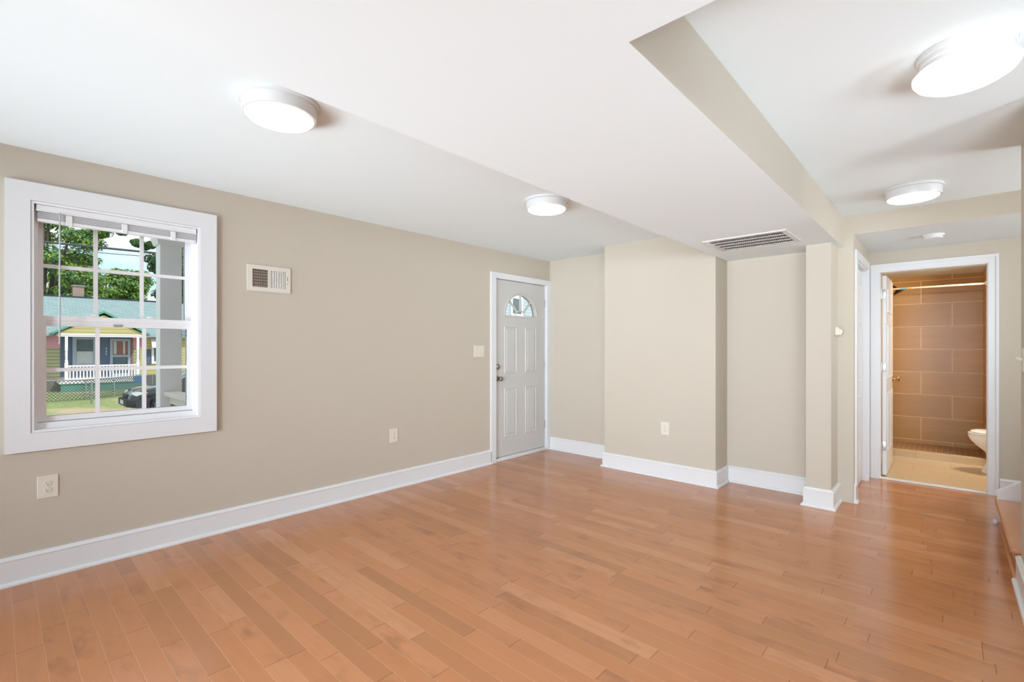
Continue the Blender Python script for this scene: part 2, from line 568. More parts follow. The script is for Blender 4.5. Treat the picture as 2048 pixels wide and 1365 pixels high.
b = MB().prism([(-1.585, -4.7, HB), (4.2, -4.7, HB), (4.2, 1.185, HB), (-0.65, 1.185, HB), (-0.65, 4.892, HB), (-0.86, 4.892, HB), (-0.86, 4.85, HB), (-1.585, 4.85, HB)], (0, 0, H - HB + 0.02))
o = S('ceiling_dropped', b, (M_WALL, M_CEIL), 'broad dropped white ceiling box with a beige right side', 'dropped ceiling')
under_white(o)
o = S('ceiling_hall', MB().box(-0.648, 2.4, 4.874, 5.95, HH, H + 0.02), (M_WALL, M_CEIL), 'lower white hall ceiling with a beige front edge', 'ceiling')
under_white(o)

# ---- baseboards with quarter-round shoe
PB = [(0, 0), (0.034, 0), (0.034, 0.008), (0.031, 0.015), (0.025, 0.02), (0.018, 0.021), (0.018, 0.132), (0.021, 0.136), (0.021, 0.141), (0.014, 0.147), (0.010, 0.154), (0, 0.156)]
S('baseboard_left', MB().sweep([(XL, 3.762), (XL, -4.6)], PB), M_TRIM, 'tall white baseboard under the window', 'baseboard')
S('baseboard_back', MB().sweep([(-0.585, 4.93), (-0.585, 4.888), (-0.69, 4.888), (-0.69, 4.535), (-0.865, 4.535), (-0.865, YB), (-1.59, YB), (-1.59, YC), (-2.775, YC), (-2.775, YB), (XL, YB)], PB), M_TRIM, 'tall white baseboard stepping around the chimney breast and post', 'baseboard')
S('baseboard_end', MB().sweep([(2.4, 5.95), (0.332, 5.95)], PB), M_TRIM, 'white baseboard of the hall end wall right of the bathroom door', 'baseboard')
S('baseboard_right', MB().sweep([(0.38, 3.05), (0.295, 3.05), (0.295, 3.81), (0.36, 3.81)], PB), M_TRIM, 'white baseboard end at the foot of the stairs', 'baseboard')

# ================================================================== window_1 (single hung, six over six)
win = empty('window_1', (XL, 0.54, 0.82), 'white single-hung window with six-over-six grilles beside the outlet', 'window', kind='structure')
MB().holed('x', XL - 0.002, -3.752, 0.037, 1.047, 0.722, 2.222, [(0.135, 0.95, 0.824, 2.122)]).build('casing', M_TRIM, win)
MB().holed('x', -3.93, -3.757, 0.136, 0.949, 0.825, 2.121, [(0.149, 0.936, 0.838, 2.108)]).build('jamb', M_VINYL, win)
fr = MB().holed('x', -3.92, -3.80, 0.1492, 0.9358, 0.8382, 2.1078, [(0.166, 0.919, 0.872, 2.09)]).build('window_frame', M_VINYL, win)
up_ = MB().holed('x', -3.90, -3.868, 0.16, 0.925, 1.44, 2.095, [(0.192, 0.884, 1.478, 2.05)]).build('upper_sash', M_VINYL, win)
MB().holed('x', -3.888, -3.872, 0.19, 0.886, 1.476, 2.052, [(u0, u1, v0, v1) for (u0, u1) in ((0.192, 0.412), (0.432, 0.640), (0.660, 0.884)) for (v0, v1) in ((1.478, 1.768), (1.789, 2.05))]).build('grille', M_VINYL, up_)
MB().box(-3.884, -3.880, 0.185, 0.89, 1.47, 2.056).build('pane', M_GLASS, up_)
lo = MB().holed('x', -3.862, -3.826, 0.167, 0.922, 0.875, 1.485, [(0.202, 0.887, 0.905, 1.427)]).build('lower_sash', M_VINYL, win)
b = MB().box(-3.858, -3.822, 0.20, 0.89, 1.458, 1.462, 0.001).box(-3.858, -3.822, 0.20, 0.89, 1.44, 1.443, 0.001)
b.build('sash_rib', M_VINYL, lo)
MB().holed('x', -3.852, -3.836, 0.20, 0.889, 0.903, 1.43, [(u0, u1, v0, v1) for (u0, u1) in ((0.202, 0.417), (0.437, 0.646), (0.667, 0.887)) for (v0, v1) in ((0.905, 1.160), (1.181, 1.427))]).build('grille', M_VINYL, lo)
MB().box(-3.846, -3.842, 0.195, 0.894, 0.90, 1.434).build('pane', M_GLASS, lo)
for yy in (0.405, 0.68):
    MB().box(-3.858, -3.82, yy - 0.035, yy + 0.035, 1.485, 1.491, 0.002).box(-3.85, -3.825, yy - 0.012, yy + 0.028, 1.491, 1.503, 0.004).build('sash_lock', M_VINYL, lo, True)
MB().box(-3.83, -3.826, 0.855, 0.885, 1.375, 1.42, 0.001).build('clear_tab', M_CLEAR, lo)
MB().box(-3.826, -3.8235, 0.50, 0.545, 1.431, 1.447, 0.001).build('tilt_latch', M_STEEL, lo)

# mini blind pulled fully up
bl = empty('mini_blind', (-3.775, 0.55, 2.02), 'raised white mini blind with clear wand in the top of the window', 'blind')
MB().box(-3.80, -3.766, 0.158, 0.928, 2.077, 2.107, 0.002).build('head_rail', M_VINYL, bl)
MB().box(-3.805, -3.7615, 0.156, 0.930, 2.070, 2.077, 0.002).build('valance_lip', M_VINYL, bl)
b = MB()
for k in range(9):
    b.box(-3.795 + (k % 2) * 0.001, -3.770 + (k % 2) * 0.001, 0.163, 0.925, 2.034 + k * 0.004, 2.0358 + k * 0.004)
b.build('slats', M_VINYL, bl)['kind'] = 'stuff'
MB().box(-3.797, -3.768, 0.162, 0.926, 2.012, 2.031, 0.003).build('bottom_rail', M_VINYL, bl)
for yy in (0.294, 0.547, 0.798):
    MB().box(-3.769, -3.764, yy - 0.014, yy + 0.014, 2.008, 2.068, 0.002).build('cord_clip', M_VINYL, bl)
MB().tube([(-3.752, 0.253, 2.075), (-3.75, 0.252, 1.32)], 0.0042, 8).build('wand', M_WAND, bl, True, 'clear plastic tilt wand')
for yy in (0.22, 0.885):
    MB().box(-3.79, -3.768, yy - 0.02, yy + 0.02, 2.1065, 2.1085).build('bracket_gap', M_SLOT, bl)

# unseen rear window, added to let sky light into the room
rw = empty('window_added', (-1.75, -4.62, 0.2), 'wide white window added behind the camera for light', 'window', kind='structure')
MB().holed('y', -4.68, -4.60, -3.62, 0.12, 0.18, 2.143, [(-3.55, -1.78, 0.25, 2.08), (-1.72, 0.05, 0.25, 2.08)]).build('window_frame', M_VINYL, rw)
MB().box(-3.57, 0.07, -4.642, -4.638, 0.23, 2.10).build('pane', M_GLASS, rw)

# ================================================================== door_1 (entry door with fanlight)
d1 = empty('door_1', (-3.80, 4.3, 0), 'white entry door with a fanlight and four raised panels', 'door', kind='structure')
b = MB().holed('x', XL - 0.002, -3.762, 3.757, 4.845, 0, 2.156, [(3.832, 4.772, -0.01, 2.098)])
b.build('casing', M_TRIM, d1)
MB().holed('x', -3.94, -3.765, 3.831, 4.773, 0, 2.0985, [(3.842, 4.762, -0.01, 2.091)]).build('jamb', M_TRIM, d1)
MB().box(-3.93, -3.766, 3.843, 4.761, 0.0, 0.036, 0.004).build('threshold', M_TRIM, d1)
slab = MB().holed('x', -3.845, -3.80, 3.847, 4.756, 0.042, 2.086, [(3.97, 4.63, 1.64, 1.985)]).build('door_slab', M_DOOR, d1)
FC = (4.298, 1.683)
RY, RZ = 0.268, 0.248
def fan_plate(x0, x1):
    bb = MB()
    pts = []
    N = 28
    cy, cz = FC[0], FC[1] + 0.1
    ts = [PI * i / N for i in range(N + 1)]
    for yc in (3.97, 4.63):
        want = math.atan2(1.985 - cz, yc - cy)
        best = min((abs(math.atan2(FC[1] + RZ * math.sin(q * PI / 4000) - cz, RY * math.cos(q * PI / 4000)) - want), q * PI / 4000) for q in range(4001))[1]
        j = min(range(len(ts)), key=lambda i: abs(ts[i] - best))
        ts[j] = best
    for t in ts:
        pts.append((FC[0] + RY * math.cos(t), FC[1] + RZ * math.sin(t)))
    kb_ = (FC[1] - cz) / (1.64 - cz)
    for y in sorted([cy + (3.97 - cy) * kb_, cy - 0.1, cy, cy + 0.1, cy + (4.63 - cy) * kb_]):
        pts.append((y, FC[1]))
    out = []
    for (y, z) in pts:
        dy, dz = y - cy, z - cz
        k = min((abs((4.63 if dy > 0 else 3.97) - cy) / abs(dy)) if abs(dy) > 1e-6 else 1e9, (abs((1.985 if dz > 0 else 1.64) - cz) / abs(dz)) if abs(dz) > 1e-6 else 1e9)
        out.append((cy + dy * k, cz + dz * k))
    n = len(pts)
    V = {}
    for nm, x in (('a', x0), ('b', x1)):
        V[nm] = ([bb.bm.verts.new((x, *p)) for p in pts], [bb.bm.verts.new((x, *p)) for p in out])
    for i in range(n):
        j = (i + 1) % n
        for nm in 'ab':
            bb.bm.faces.new((V[nm][0][i], V[nm][0][j], V[nm][1][j], V[nm][1][i]))
        bb.bm.faces.new((V['a'][0][i], V['a'][0][j], V['b'][0][j], V['b'][0][i]))
    return bb
fan_plate(-3.845, -3.80).build('fanlight_surround', M_DOOR, d1)
# moulding around the fanlight
def arc(cy, cz, ry, rz, n=28, x=-3.797):
    return [(x, cy + ry * math.cos(PI * i / n), cz + rz * math.sin(PI * i / n)) for i in range(n + 1)]
b = MB().tube(arc(FC[0], FC[1], RY + 0.022, RZ + 0.022), 0.009, 6)
b.build('fanlight_moulding', M_DOOR, d1, True)
MB().box(-3.803, -3.789, FC[0] - RY - 0.03, FC[0] + RY + 0.03, FC[1] - 0.022, FC[1] - 0.004, 0.004).build('fanlight_sill', M_DOOR, d1)
MB().box(-3.826, -3.822, FC[0] - RY - .01, FC[0] + RY + .01, FC[1] - 0.005, FC[1] + RZ + 0.01).build('fanlight_pane', M_GLASS, d1)
b = MB().tube(arc(FC[0], FC[1], 0.088, 0.062, 14, -3.812), 0.0075, 6)
b.build('arched_muntin', M_DOOR, d1, True)
for t in (0.25 * PI, 0.5 * PI, 0.75 * PI):
    p0 = (-3.812, FC[0] + 0.085 * math.cos(t), FC[1] + 0.06 * math.sin(t))
    p1 = (-3.812, FC[0] + RY * math.cos(t), FC[1] + RZ * math.sin(t))
    MB().bar(p0, p1, 0.014, 0.02, (1, 0, 0)).build('muntin', M_DOOR, d1)
def panel_x(x, sg, y0, y1, z0, z1, w=0.028, hgt=0.007):
    """raised and fielded panel on a door face at x, outward sign sg"""
    bb = MB()
    def ring(d, h):
        X = x + sg * h
        return [(X, y0 + d, z0 + d), (X, y1 - d, z0 + d), (X, y1 - d, z1 - d), (X, y0 + d, z1 - d)]
    bb.loft([ring(0, -0.004), ring(0, 0.0005), ring(0.004, hgt), ring(0.010, hgt), ring(0.016, 0.001), ring(w, 0.0012), ring(w + 0.014, 0.0055), ring(w + 0.03, 0.006)])
    return bb
for (y0, y1, z0, z1) in ((4.008, 4.222, 1.002, 1.545), (4.378, 4.588, 1.002, 1.545), (4.008, 4.222, 0.258, 0.828), (4.378, 4.588, 0.258, 0.828)):
    panel_x(-3.80, 1, y0, y1, z0, z1).build('panel', M_DOOR, d1)
db = MB().lathe([(0.033, 0), (0.033, 0.008), (0.027, 0.014), (0.022, 0.017), (0.0, 0.018)], (-3.80, 3.897, 1.083), 'x', 24)
db.box(-3.785, -3.767, 3.892, 3.902, 1.067, 1.099, 0.002)
db.build('deadbolt', M_NICKEL, d1, True, 'satin nickel deadbolt')
kb = MB().lathe([(0.033, 0), (0.033, 0.006), (0.026, 0.012), (0.012, 0.016), (0.011, 0.034), (0.020, 0.040), (0.027, 0.050), (0.028, 0.060), (0.022, 0.070), (0.009, 0.073), (0, 0.0735)], (-3.80, 3.897, 0.945), 'x', 24)
kb.build('door_knob', M_NICKEL, d1, True, 'satin nickel round knob')
for z in (1.865, 1.075, 0.322):
    MB().tube([(-3.792, 4.762, z - 0.05), (-3.792, 4.762, z + 0.05)], 0.007, 10).box(-3.801, -3.797, 4.757, 4.785, z - 0.05, z + 0.05).build('hinge', M_STEEL, d1, True, 'steel hinge')
MB().tube([(-3.85, 3.842, 0.05), (-3.79, 3.86, 0.04), (-3.77, 3.875, 0.042)], 0.004, 6).build('weatherstrip_end', M_SLOT, d1)

# ================================================================== door_2 (bathroom) and door_3 (hall side)
d2 = empty('door_2', (-0.12, 5.95, 0), 'white six-panel bathroom door standing open inward', 'door', kind='structure')
def casing_y(y0, y1, x0, x1, ztop, w=0.066):
    return MB().holed('y', y0, y1, x0 - w, x1 + w, 0, ztop + w + 0.008, [(x0, x1, -0.01, ztop)])
casing_y(5.934, 5.952, -0.507, 0.262, 2.052).build('casing', M_TRIM, d2)
casing_y(5.928, 5.936, -0.556, 0.311, 2.101, 0.017).build('casing_backband', M_TRIM, d2)
MB().holed('y', 5.945, 6.07, -0.511, 0.269, 0, 2.0585, [(-0.497, 0.255, -0.01, 2.046)]).build('jamb', M_TRIM, d2)
MB().box(-0.497, 0.255, 5.938, 6.0, 0.0, 0.012, 0.004).build('threshold', M_TRIM, d2)
bs = MB().box(-0.492, -0.457, 6.085, 6.82, 0.012, 2.03, 0.002).build('door_slab', M_TRIM, d2)
for (z0, z1) in ((1.66, 1.90), (0.98, 1.54), (0.24, 0.84)):
    for (y0, y1) in ((6.185, 6.415), (6.49, 6.72)):
        panel_x(-0.457, 1, y0, y1, z0, z1).build('panel', M_TRIM, d2)
for z in (1.845, 1.10, 0.305):
    MB().box(-0.496, -0.462, 6.0825, 6.0855, z - 0.048, z + 0.048, 0.001).tube([(-0.497, 6.082, z - 0.05), (-0.497, 6.082, z + 0.05)], 0.007, 10).build('hinge', M_STEEL, d2, True, 'grey steel hinge')
kb = MB().lathe([(0.03, 0), (0.03, 0.006), (0.012, 0.012), (0.011, 0.03), (0.022, 0.038), (0.027, 0.05), (0.022, 0.062), (0, 0.066)], (-0.457, 6.755, 0.955), 'x', 20)
kb.build('door_knob', M_BRASS, d2, True, 'antique brass knob')

d3 = empty('door_3', (-0.63, 5.38, 0), 'white side door and casing on the left of the hall', 'door', kind='structure')
MB().holed('x', -0.587, -0.567, 4.925, 5.83, 0, 2.132, [(4.993, 5.762, -0.01, 2.062)]).build('casing', M_TRIM, d3)
MB().holed('x', -0.68, -0.580, 4.994, 5.761, 0, 2.061, [(5.008, 5.747, -0.01, 2.047)]).build('jamb', M_TRIM, d3)
MB().box(-0.655, -0.62, 5.010, 5.745, 0.008, 2.044, 0.002).build('door_slab', M_TRIM, d3)
for (z0, z1) in ((1.66, 1.92), (0.98, 1.54), (0.24, 0.84)):
    for (y0, y1) in ((5.10, 5.34), (5.41, 5.65)):
        panel_x(-0.62, 1, y0, y1, z0, z1).build('panel', M_TRIM, d3)

# ================================================================== bathroom
S('floor_bath', MB().box(-0.75, 1.15, 5.945, 7.33, -0.06, 0.0), M_TILE_F, 'cream tile bathroom floor', 'floor')
S('wall_bath_left', MB().box(-0.85, -0.75, 6.06, 7.33, -0.06, 2.4), M_WALL, 'beige bathroom wall behind the open door', 'wall')
S('wall_bath_right', MB().box(1.05, 1.15, 6.06, 7.45, -0.06, 2.4), M_WALL, 'beige bathroom wall behind the toilet', 'wall')
S('wall_shower_left', MB().box(-0.85, -0.62, 7.33, 8.2, -0.06, 2.4), M_TILE_S, 'brown tiled left wall of the shower', 'wall')
S('wall_shower_right', MB().box(0.318, 0.43, 7.30, 8.2, -0.06, 2.4), M_TILE_S, 'brown tiled right wall of the shower', 'wall')
S('wall_bath_partition', MB().box(0.43, 1.05, 7.35, 7.45, -0.06, 2.4), M_WALL, 'beige wall beside the shower', 'wall')
S('wall_shower_back', MB().box(-0.85, 0.43, 8.2, 8.3, -0.06, 2.4), M_TILE_B, 'large brown wall tiles at the back of the shower', 'wall')
S('floor_shower', MB().box(-0.62, 0.318, 7.42, 8.2, -0.06, 0.045), M_MOSAIC, 'brown mosaic shower floor', 'floor')
S('trim_1', MB().box(-0.62, 0.318, 7.325, 7.42, -0.02, 0.078, 0.004), M_TILE_F, 'cream tile curb of the shower', 'shower curb')
S('ceiling_bath', MB().box(-0.85, 1.15, 6.06, 8.3, 2.23, 2.32), M_CEIL, 'white bathroom ceiling', 'ceiling')

rod = empty('shower_rod', (-0.15, 7.36, 2.01), 'cream shower curtain rod above the shower curb', 'shower rod')
MB().tube([(-0.62, 7.36, 2.01), (0.05, 7.36, 2.008), (0.318, 7.36, 2.006)], 0.0105, 12).build('tube', M_ROD, rod, True)
MB().tube([(-0.618, 7.36, 2.01), (-0.34, 7.36, 2.0095)], 0.0122, 12).build('inner_tube', M_ROD, rod, True)
MB().tube([(-0.425, 7.36, 2.0097), (-0.36, 7.36, 2.0095)], 0.0145, 12).build('sticker', M_BLUE, rod, True, 'pale blue sticker')
MB().tube([(-0.35, 7.36, 2.0095), (-0.32, 7.36, 2.0093)], 0.0145, 12).build('sticker', M_ORANGE, rod, True, 'orange sticker')
for x, xs in ((-0.62, 1), (0.318, -1)):
    MB().lathe([(0.03, 0.0005), (0.03, 0.008), (0.018, 0.02), (0, 0.021)], (x, 7.36, 2.008), 'x', 16, sign=xs).build('end_cap', M_ROD, rod, True)
sh = empty('shower_sprayer', (-0.62, 7.8, 2.11), 'dark bronze shower head on an angled arm behind the rod', 'shower head')
MB().tube([(-0.62, 7.8, 2.125), (-0.57, 7.8, 2.12), (-0.515, 7.8, 2.085), (-0.48, 7.8, 2.055)], 0.013, 10).build('arm', M_BRONZE, sh, True)
MB().lathe([(0.032, 0.0005), (0.03, 0.006), (0.012, 0.014), (0, 0.015)], (-0.62, 7.8, 2.125), 'x', 16).build('flange', M_BRONZE, sh, True)
hd = MB()
ax = Vector((0.55, 0, -0.83)).normalized()
ay = Vector((0, 1, 0))
az = ax.cross(ay)
rings = []
for r, h in ((0.014, 0), (0.02, 0.012), (0.036, 0.022), (0.068, 0.04), (0.074, 0.054), (0.066, 0.058)):
    rings.append([Vector((-0.484, 7.8, 2.058)) + ax * h + (ay * math.cos(2 * PI * i / 20) + az * math.sin(2 * PI * i / 20)) * r for i in range(20)])
hd.loft(rings).build('spray_head', M_BRONZE, sh, True)

# toilet, bowl pointing left, tank against the right wall
to = empty('toilet', (0.6, 6.98, 0), 'white toilet partly hidden by the right side of the bathroom doorway', 'toilet')
def egg(cx, cy, z, a, bw, n=28, k=0.25):
    return [(cx - a * math.cos(2 * PI * i / n), cy + bw * math.sin(2 * PI * i / n) * (1 - k * 0.5 * (math.cos(2 * PI * i / n) > 0) * math.cos(2 * PI * i / n) ** 2), z) for i in range(n)]
TY = 6.98
MB().loft([egg(0.50, TY, 0.0, 0.245, 0.115), egg(0.50, TY, 0.02, 0.245, 0.115), egg(0.505, TY, 0.08, 0.225, 0.10), egg(0.51, TY, 0.16, 0.20, 0.095), egg(0.50, TY, 0.22, 0.22, 0.11),
           egg(0.475, TY, 0.28, 0.262, 0.15), egg(0.45, TY, 0.335, 0.282, 0.178), egg(0.44, TY, 0.375, 0.288, 0.186), egg(0.44, TY, 0.392, 0.284, 0.183)]).build('bowl', M_PORC, to, True)
MB().loft([egg(0.44, TY, 0.394, 0.284, 0.185), egg(0.44, TY, 0.400, 0.29, 0.189), egg(0.44, TY, 0.410, 0.288, 0.188), egg(0.44, TY, 0.412, 0.283, 0.184)]).build('seat', M_PORC, to, True)
MB().loft([egg(0.45, TY, 0.414, 0.272, 0.178), egg(0.45, TY, 0.420, 0.282, 0.184), egg(0.45, TY, 0.434, 0.27, 0.176), egg(0.45, TY, 0.442, 0.235, 0.15), egg(0.45, TY, 0.444, 0.12, 0.08)]).build('lid', M_PORC, to, True)
MB().box(0.80, 1.03, TY - 0.22, TY + 0.22, 0.39, 0.74, 0.02).build('tank', M_PORC, to, True)
MB().box(0.785, 1.04, TY - 0.235, TY + 0.235, 0.74, 0.775, 0.012).build('tank_lid', M_PORC, to, True)
MB().box(0.62, 0.99, TY - 0.11, TY + 0.11, 0.0, 0.39, 0.03).build('pedestal', M_PORC, to, True)

# ================================================================== staircase at the right
st = empty('staircase', (0.28, 4.4, 0), 'wood stair treads with a white stringer at the far right', 'staircase')
for k in range(7):
    x = 0.288 + k * 0.25
    z = 0.185 * (k + 1)
    MB().box(x - 0.034, x + 0.25, 3.815, 5.005, z - 0.027, z, 0.008, 3).build('tread', M_TREAD, st)
    MB().box(x, x + 0.018, 3.815, 5.0, z - 0.185 + (0.001 if k else 0), z - 0.027).build('riser', M_TREAD, st)
MB().sweep([(0.288, 3.83), (0.288, 5.0)], [(0, 0), (0.018, 0), (0.018, 0.006), (0.014, 0.014), (0.006, 0.019), (0, 0.019)]).build('shoe_moulding', M_TREAD, st)
b = MB().prism([(0.268, 5.006, 0.0), (0.268, 5.006, 0.235), (0.30, 5.006, 0.252), (2.38, 5.006, 1.75), (2.38, 5.006, 0.0)], (0, 0.028, 0))
b.build('stringer', M_TRIM, st, label='white stringer board')
b = MB().bar((0.268, 5.02, 0.243), (0.30, 5.02, 0.258), 0.045, 0.012)
MB().bar((0.262, 5.02, 0.230), (2.38, 5.02, 1.755), 0.045, 0.016).build('stringer_cap', M_TRIM, st)
b.bm.free()
MB().box(0.248, 0.268, 4.985, 5.034, 0.0, 0.024, 0.004).build('shoe_return', M_TRIM, st)

# ================================================================== ceiling lights
def drum_light(loc, label):
    t = empty('ceiling_light', loc, label, 'ceiling light', 'flush drum ceiling lights')
    x, y, z = loc
    MB().lathe([(0.0, 0.0), (0.166, 0.0), (0.168, -0.006), (0.166, -0.014), (0.158, -0.018), (0, -0.018)], loc, 'z', 48).build('canopy', M_ENAMEL, t, True)
    MB().lathe([(0.10, -0.018), (0.156, -0.0185), (0.155, -0.058), (0.152, -0.066), (0.143, -0.068), (0.10, -0.060)], loc, 'z', 48).build('drum', M_ENAMEL, t, True)
    MB().lathe([(0.0, -0.061), (0.1425, -0.061), (0.141, -0.070), (0.134, -0.076), (0.11, -0.081), (0.06, -0.085), (0, -0.086)], loc, 'z', 48).build('diffuser', M_LAMP, t, True, 'glowing white diffuser')
    return t
L1 = drum_light((-2.23, 0.875, H), 'white drum ceiling light nearest the window, lit')
L2 = dup(L1, (0.0, 1.94, 0), 'white drum ceiling light near the entry door, lit')
L3 = dup(L1, (2.05, 3.44, 0), 'white drum ceiling light in front of the hall, lit')
t = empty('ceiling_light', (0.045, 2.44, H), 'mushroom glass ceiling light at upper right with a stepped white base', 'ceiling light')
MB().lathe([(0, 0), (0.140, 0), (0.142, -0.006), (0.138, -0.018), (0.132, -0.021), (0.131, -0.036), (0.126, -0.040), (0.124, -0.058), (0, -0.058)], t.location, 'z', 48).build('stepped_base', M_ENAMEL, t, True)
MB().lathe([(0, -0.059), (0.118, -0.059), (0.142, -0.064), (0.151, -0.074), (0.150, -0.086), (0.138, -0.103), (0.11, -0.120), (0.06, -0.132), (0, -0.136)], t.location, 'z', 48).build('glass_dome', M_DOME, t, True, 'glowing mushroom glass dome')

sd = empty('smoke_detector', (-0.09, 5.33, HH), 'round white smoke detector on the hall ceiling', 'smoke detector')
MB().lathe([(0, 0), (0.07, 0), (0.07, -0.008), (0.066, -0.012), (0, -0.012)], sd.location, 'z', 32).build('base', M_VINYL, sd, True)
MB().lathe([(0, -0.012), (0.06, -0.012), (0.062, -0.026), (0.054, -0.034), (0, -0.036)], sd.location, 'z', 32).build('cover', M_VINYL, sd, True)

# ================================================================== vents
wv = empty('wall_register', (XL, 1.404, 1.815), 'small white air register high on the wall right of the window', 'air vent')
MB().holed('x', XL, -3.771, 1.25, 1.558, 1.721, 1.914, [(1.284, 1.393, 1.752, 1.884), (1.406, 1.52, 1.752, 1.884)]).build('face_plate', M_PLAST, wv)
MB().box(XL + 0.0004, XL + 0.0012, 1.28, 1.523, 1.748, 1.888).build('duct_backing', M_DUCT, wv)  # thin dark sheet in place of the shaded duct
MB().box(XL + 0.0012, XL + 0.002, 1.284, 1.393, 1.752, 1.884).build('louver_backing', M_LOUV, wv)
b = MB()
b.holed('x', -3.7765, -3.7735, 1.2841, 1.3929, 1.7521, 1.8839, [(1.2841 + 0.0121 * i + 0.0028, 1.2841 + 0.0121 * (i + 1), 1.7521 + 0.022 * j + 0.0035, 1.7521 + 0.022 * (j + 1)) for i in range(9) for j in range(6)])
b.build('cross_grid', M_LOUV, wv)
for j in range(6):
    MB().box(-3.778, -3.777, 1.2845, 1.3925, 1.7521 + 0.022 * j + 0.016 - (0.004 if j == 5 else 0), 1.7521 + 0.022 * j + 0.022).build('louver_gap', M_SLOT, wv)
b = MB()
for i in range(9):
    y = 1.4105 + i * 0.0125
    b.obox((-3.7745, y, 1.818), (0.6, 0.8, 0), (-0.8, 0.6, 0), (0, 0, 1), 0.0036, 0.0009, 0.0658)
b.build('vertical_louvers', M_PLAST, wv)
MB().box(-3.7712, -3.7704, 1.535, 1.538, 1.79, 1.85).build('lever_slot', M_SLOT, wv)
MB().box(-3.771, -3.763, 1.533, 1.540, 1.803, 1.812, 0.001).build('lever', M_PLAST, wv)

rg = empty('return_grille', (-1.145, 4.045, HB), 'long white return air grille in the dropped ceiling near the chimney breast', 'air vent')
GX0, GX1, GY0, GY1 = -1.405, -0.885, 3.835, 4.255
rows = [(GY0 + i * 0.105 + 0.008, GY0 + (i + 1) * 0.105 - 0.008) for i in range(4)]
MB().holed('z', HB - 0.008, HB - 0.0002, GX0 - 0.035, GX1 + 0.035, GY0 - 0.03, GY1 + 0.03, [(GX0, GX1, a, b_) for a, b_ in rows]).build('frame', M_ENAMEL, rg)
MB().box(GX0 - 0.01, GX1 + 0.01, GY0, GY1, HB - 0.0012, HB - 0.0004).build('duct_backing', M_DUCT, rg)  # dark sheet painted for the shade above the grille
for a, b_ in rows:
    b = MB()
    n = 34
    for i in range(n):
        x = GX0 + (i + 0.5) * (GX1 - GX0) / n
        b.box(x - 0.0016, x + 0.0016, a - 0.001, b_ + 0.001, HB - 0.007, HB - 0.0014)
    b.build('fin_row', M_FIN, rg)

# ================================================================== outlets, switches, thermostat
def outlet_x(loc, label):
    """duplex outlet on a wall whose room side is +x"""
    x, y, z = loc
    t = empty('wall_outlet', loc, label, 'outlet', 'duplex wall outlets')
    MB().box(x, x + 0.0055, y - 0.0435, y + 0.0435, z - 0.0635, z + 0.0635, 0.0025).build('cover_plate', M_PLAST, t)
    for dz in (0.02, -0.02):
        f = MB().lathe([(0, 0.005), (0.0165, 0.005), (0.0165, 0.0072), (0.0155, 0.008), (0, 0.008)], (x, y, z + dz), 'x', 20).build('receptacle', M_PLAST, t)
        b = MB()
        for dy, h in ((-0.006, 0.0045), (0.006, 0.0038)):
            b.box(x + 0.0079, x + 0.0083, y + dy - 0.0009, y + dy + 0.0009, z + dz + 0.003 - h, z + dz + 0.003 + h)
        b.lathe([(0, 0.0079), (0.0028, 0.0079), (0.0028, 0.0083), (0, 0.0083)], (x, y, z + dz - 0.008), 'x', 10)
        b.build('slots', M_SLOT, f)
    MB().lathe([(0, 0.0052), (0.003, 0.0052), (0.002, 0.0066), (0, 0.0066)], (x, y, z), 'x', 10).build('screw', M_ENAMEL, t)
    return t
o1 = outlet_x((XL, 0.2055, 0.509), 'ivory duplex outlet low on the wall under the window')
o2 = dup(o1, (0, 2.294, -0.02), 'ivory duplex outlet low between the window and the entry door')
o3 = dup(o1, (0, 0, 0), 'ivory duplex outlet low on the chimney breast')
o3.location = (-2.0785, YC, 0.495)
o3.rotation_euler = (0, 0, -PI / 2)
# the copy keeps the parts' placement relative to the plate centre
sw = empty('light_switch', (XL, 3.585, 1.262), 'ivory three-toggle switch plate beside the entry door', 'light switch')
MB().box(XL, XL + 0.0055, 3.508, 3.662, 1.199, 1.325, 0.0025).build('cover_plate', M_PLAST, sw)
for k in (-1, 0, 1):
    yy = 3.585 + k * 0.046
    MB().obox((XL + 0.010, yy, 1.262 + (0.006 if k < 1 else -0.006)), (1, 0, 0.5 if k < 1 else -0.5), (0, 1, 0), (-0.5 if k < 1 else 0.5, 0, 1), 0.009, 0.0045, 0.005, 0.001).build('toggle', M_PLAST, sw)
s2 = empty('light_switch', (0.295, 3.69, 1.235), 'white single-toggle switch at the extreme right edge by the stairs', 'light switch')
MB().box(0.2895, 0.295, 3.652, 3.728, 1.172, 1.298, 0.0025).build('cover_plate', M_PLAST, s2)
MB().obox((0.281, 3.69, 1.24), (-1, 0, 0.5), (0, 1, 0), (0.5, 0, 1), 0.013, 0.0048, 0.006, 0.001).build('toggle', M_PLAST, s2)
th = empty('thermostat', (-0.69, 4.73, 1.437), 'small ivory thermostat on the side of the hall post', 'thermostat')
MB().box(-0.69, -0.664, 4.685, 4.775, 1.402, 1.472, 0.006).build('body', M_PLAST, th)
MB().box(-0.665, -0.648, 4.70, 4.76, 1.404, 1.456, 0.004).build('front_cover', M_PLAST, th)
MB().box(-0.650, -0.642, 4.712, 4.748, 1.418, 1.446, 0.002).build('dial', M_PLAST, th)

